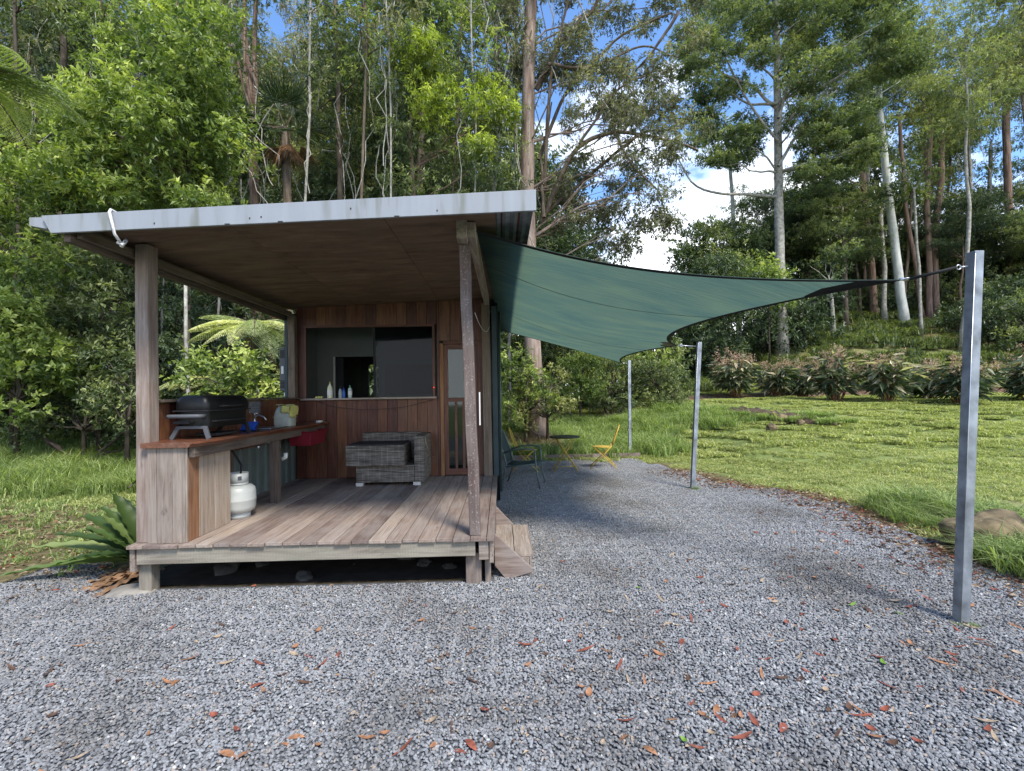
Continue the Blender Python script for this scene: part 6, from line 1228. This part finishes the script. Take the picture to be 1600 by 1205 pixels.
# --- fallen leaves on the gravel: one object each
def leafmesh(name, seed, ln, w, curl):
    r = np.random.default_rng(seed); n = 7; t = np.linspace(0, 1, n); ww = w * np.sin(PI * np.clip(t * .94 + .03, 0, 1)) ** .8; V = []
    for i in range(n):
        z = .010 + curl * (t[i] - .5) ** 2 * ln; V += [((t[i] - .5) * ln, -ww[i] / 2, z + abs(curl) * .25 * ww[i] * 1.2), ((t[i] - .5) * ln, 0.12 * ww[i] * math.sin(t[i] * 5), z), ((t[i] - .5) * ln, ww[i] / 2, z + abs(curl) * .25 * ww[i])]
    mb = MB(); mb.add(V, [(i * 3 + j, i * 3 + j + 1, i * 3 + 4 + j, i * 3 + 3 + j) for i in range(n - 1) for j in range(2)], None, .5, True); o = mb.build(name, M['lf_red']); COL.objects.unlink(o); return o
LM = [leafmesh('fallen_leaf', 60 + i, l, w, c) for i, (l, w, c) in enumerate([(.075, .026, .6), (.095, .022, .5), (.060, .034, .8), (.12, .018, .3), (.05, .028, 1.), (.085, .03, -.3)])]
LC_ = [('lf_red', 'curled rust red fallen leaf lying on the grey gravel', 'rust red fallen leaves'), ('lf_orange', 'orange brown fallen leaf lying on the grey gravel', 'orange brown fallen leaves'), ('lf_tan', 'dry tan fallen leaf lying on the grey gravel', 'tan fallen leaves'), ('lf_brown', 'dark brown dead leaf lying on the grey gravel', 'dark brown dead leaves'), ('lf_green', 'small green fallen leaf lying on the grey gravel', 'green fallen leaves')]
def fallen(x, y, mi, ci, a, s):
    o = LM[mi].copy(); COL.objects.link(o); o.location = (x, y, T(x, y) + .012); o.rotation_euler = (rng.normal() * .18, rng.normal() * .15, a); o.scale = (s, s, s)
    o.material_slots[0].link = 'OBJECT'; o.material_slots[0].material = M[LC_[ci][0]]; tag(o, LC_[ci][1], 'fallen leaf', LC_[ci][2])
named = [(658, 976, 2, 1), (908, 1000, 0, 1), (1255, 990, 2, 0), (405, 1043, 1, 0), (269, 986, 0, 0), (680, 1170, 5, 1), (975, 1160, 5, 1), (1030, 1028, 0, 1), (1120, 1085, 0, 3), (1290, 1085, 2, 2), (1345, 1125, 3, 0), (1395, 1118, 1, 2), (1370, 1160, 0, 1), (1160, 1160, 1, 0), (630, 1178, 3, 0), (575, 1160, 1, 1), (355, 1185, 5, 1), (185, 1070, 0, 0), (262, 1072, 1, 1), (298, 1035, 1, 1), (440, 1062, 0, 3), (968, 1045, 3, 0), (1210, 945, 0, 2), (1120, 1115, 5, 1), (1250, 1032, 3, 2), (1555, 1160, 1, 2), (1540, 1135, 1, 2), (1570, 1095, 3, 1), (1592, 985, 3, 1), (1080, 1105, 5, 0), (825, 1045, 4, 1), (920, 1090, 2, 1), (335, 1125, 4, 0), (1590, 1025, 0, 2), (600, 1155, 4, 1), (765, 1175, 4, 3), (1180, 1090, 4, 0), (700, 1030, 4, 3), (1100, 1125, 4, 1), (40, 1165, 3, 2), (20, 1050, 3, 3), (75, 1058, 3, 3), (125, 1190, 1, 2)]
for a, b, mi, ci in named: p = atz(a, b, .0); fallen(p[0], p[1], mi, ci, rng.random() * 6.28, rng.uniform(.8, 1.15))
n = 0; drift = [(2.9, 3.4), (3.4, 4.6), (1.5, 2.6), (.6, 2.7), (2.2, 2.6), (-1.2, 2.7), (3.8, 5.4), (1.9, 4.0), (.9, 3.4), (2.6, 3.0)]
while n < 252:
    if rng.random() < .45: y = 1 / rng.uniform(1 / 5.2, 1 / 2.05); x = rng.uniform(-1.05, 1.08) * y
    else: c = drift[rng.integers(0, 10)]; x = c[0] + rng.normal() * .38; y = c[1] + rng.normal() * .38
    if y < 2.05 or not pad_has(x, y) or abs(x - .02 * y) > y * 1.06: continue
    fallen(x, y, rng.integers(0, 6), rng.choice(5, p=[.30, .24, .22, .22, .02]), rng.random() * 6.28, rng.uniform(.55, 1.15)); n += 1
# leaf litter too dense to count
def litter(name, pts, mats, label, smin=.02, smax=.06):
    n = len(pts); P = np.column_stack([pts, terr(pts[:, 0], pts[:, 1]) + rng.uniform(.012, .03, n)]); a = rng.random(n) * 6.28; D = unit(np.column_stack([np.cos(a), np.sin(a), rng.normal(size=n) * .15])); Ln = rng.uniform(smin, smax, n); V, F, rn = leaf_geo(P, D, Ln, Ln * rng.uniform(.25, .5, n), np.zeros(n), rng, .25); o = fastmesh(name, V, F, rn, mats); return tag(o, label, None, None, 'stuff')
for mt, k in (('lf_red', 550), ('lf_tan', 1100), ('lf_brown', 1300), ('dead', 500)):
    y = rng.uniform(2.6, 9.5, k); x = np.interp(y, EDGE_Y, EDGE_X) + rng.normal(size=k) * .26 - .08; litter('leaf_litter', np.column_stack([x, y]), M[mt], 'leaf litter along the right gravel edge', .025, .075)
for mt, k in (('lf_red', 250), ('lf_tan', 1500), ('lf_brown', 900), ('dead', 900)):
    x = rng.uniform(-9, -3.1, k); y = rng.uniform(4.3, 7.6, k) + rng.normal(size=k) * .4; litter('leaf_litter', np.column_stack([x, y]), M[mt], 'brown leaf litter left of the shed', .03, .08)
for mt, k in (('lf_tan', 700), ('lf_brown', 500)):
    x = rng.uniform(4.5, 16, k); y = rng.uniform(5, 19, k); litter('leaf_litter', np.column_stack([x, y]), M[mt], 'scattered leaves on the lawn', .04, .09)
k = 1500; y = rng.uniform(2.1, 7, k); x = rng.uniform(-.6, 1, k) * y * 1.1; kk = pad_has(x, y) & (rng.random(k) < .35 + .35 * np.sin(x * 2.1 + 1) * np.sin(y * 2.7))
litter('broken_leaves', np.column_stack([x, y])[kk], M['lf_tan'], 'broken leaf pieces on the gravel', .015, .04); litter('broken_leaves', np.column_stack([x, y])[kk] + rng.normal(size=(kk.sum(), 2)) * .2, M['dead'], 'broken leaf pieces on the gravel', .015, .045)
k = 2600; y = rng.uniform(2, 8, k); x = rng.uniform(-1, 1, k) * y * 1.1; kk = pad_has(x, y); litter('small_debris', np.column_stack([x, y])[kk], M['lf_brown'], 'bark crumbs on the gravel', .006, .02)
for ks in list(PROT):
    for p in PROT[ks]:
        if p.name not in used: print('unused', p.name)
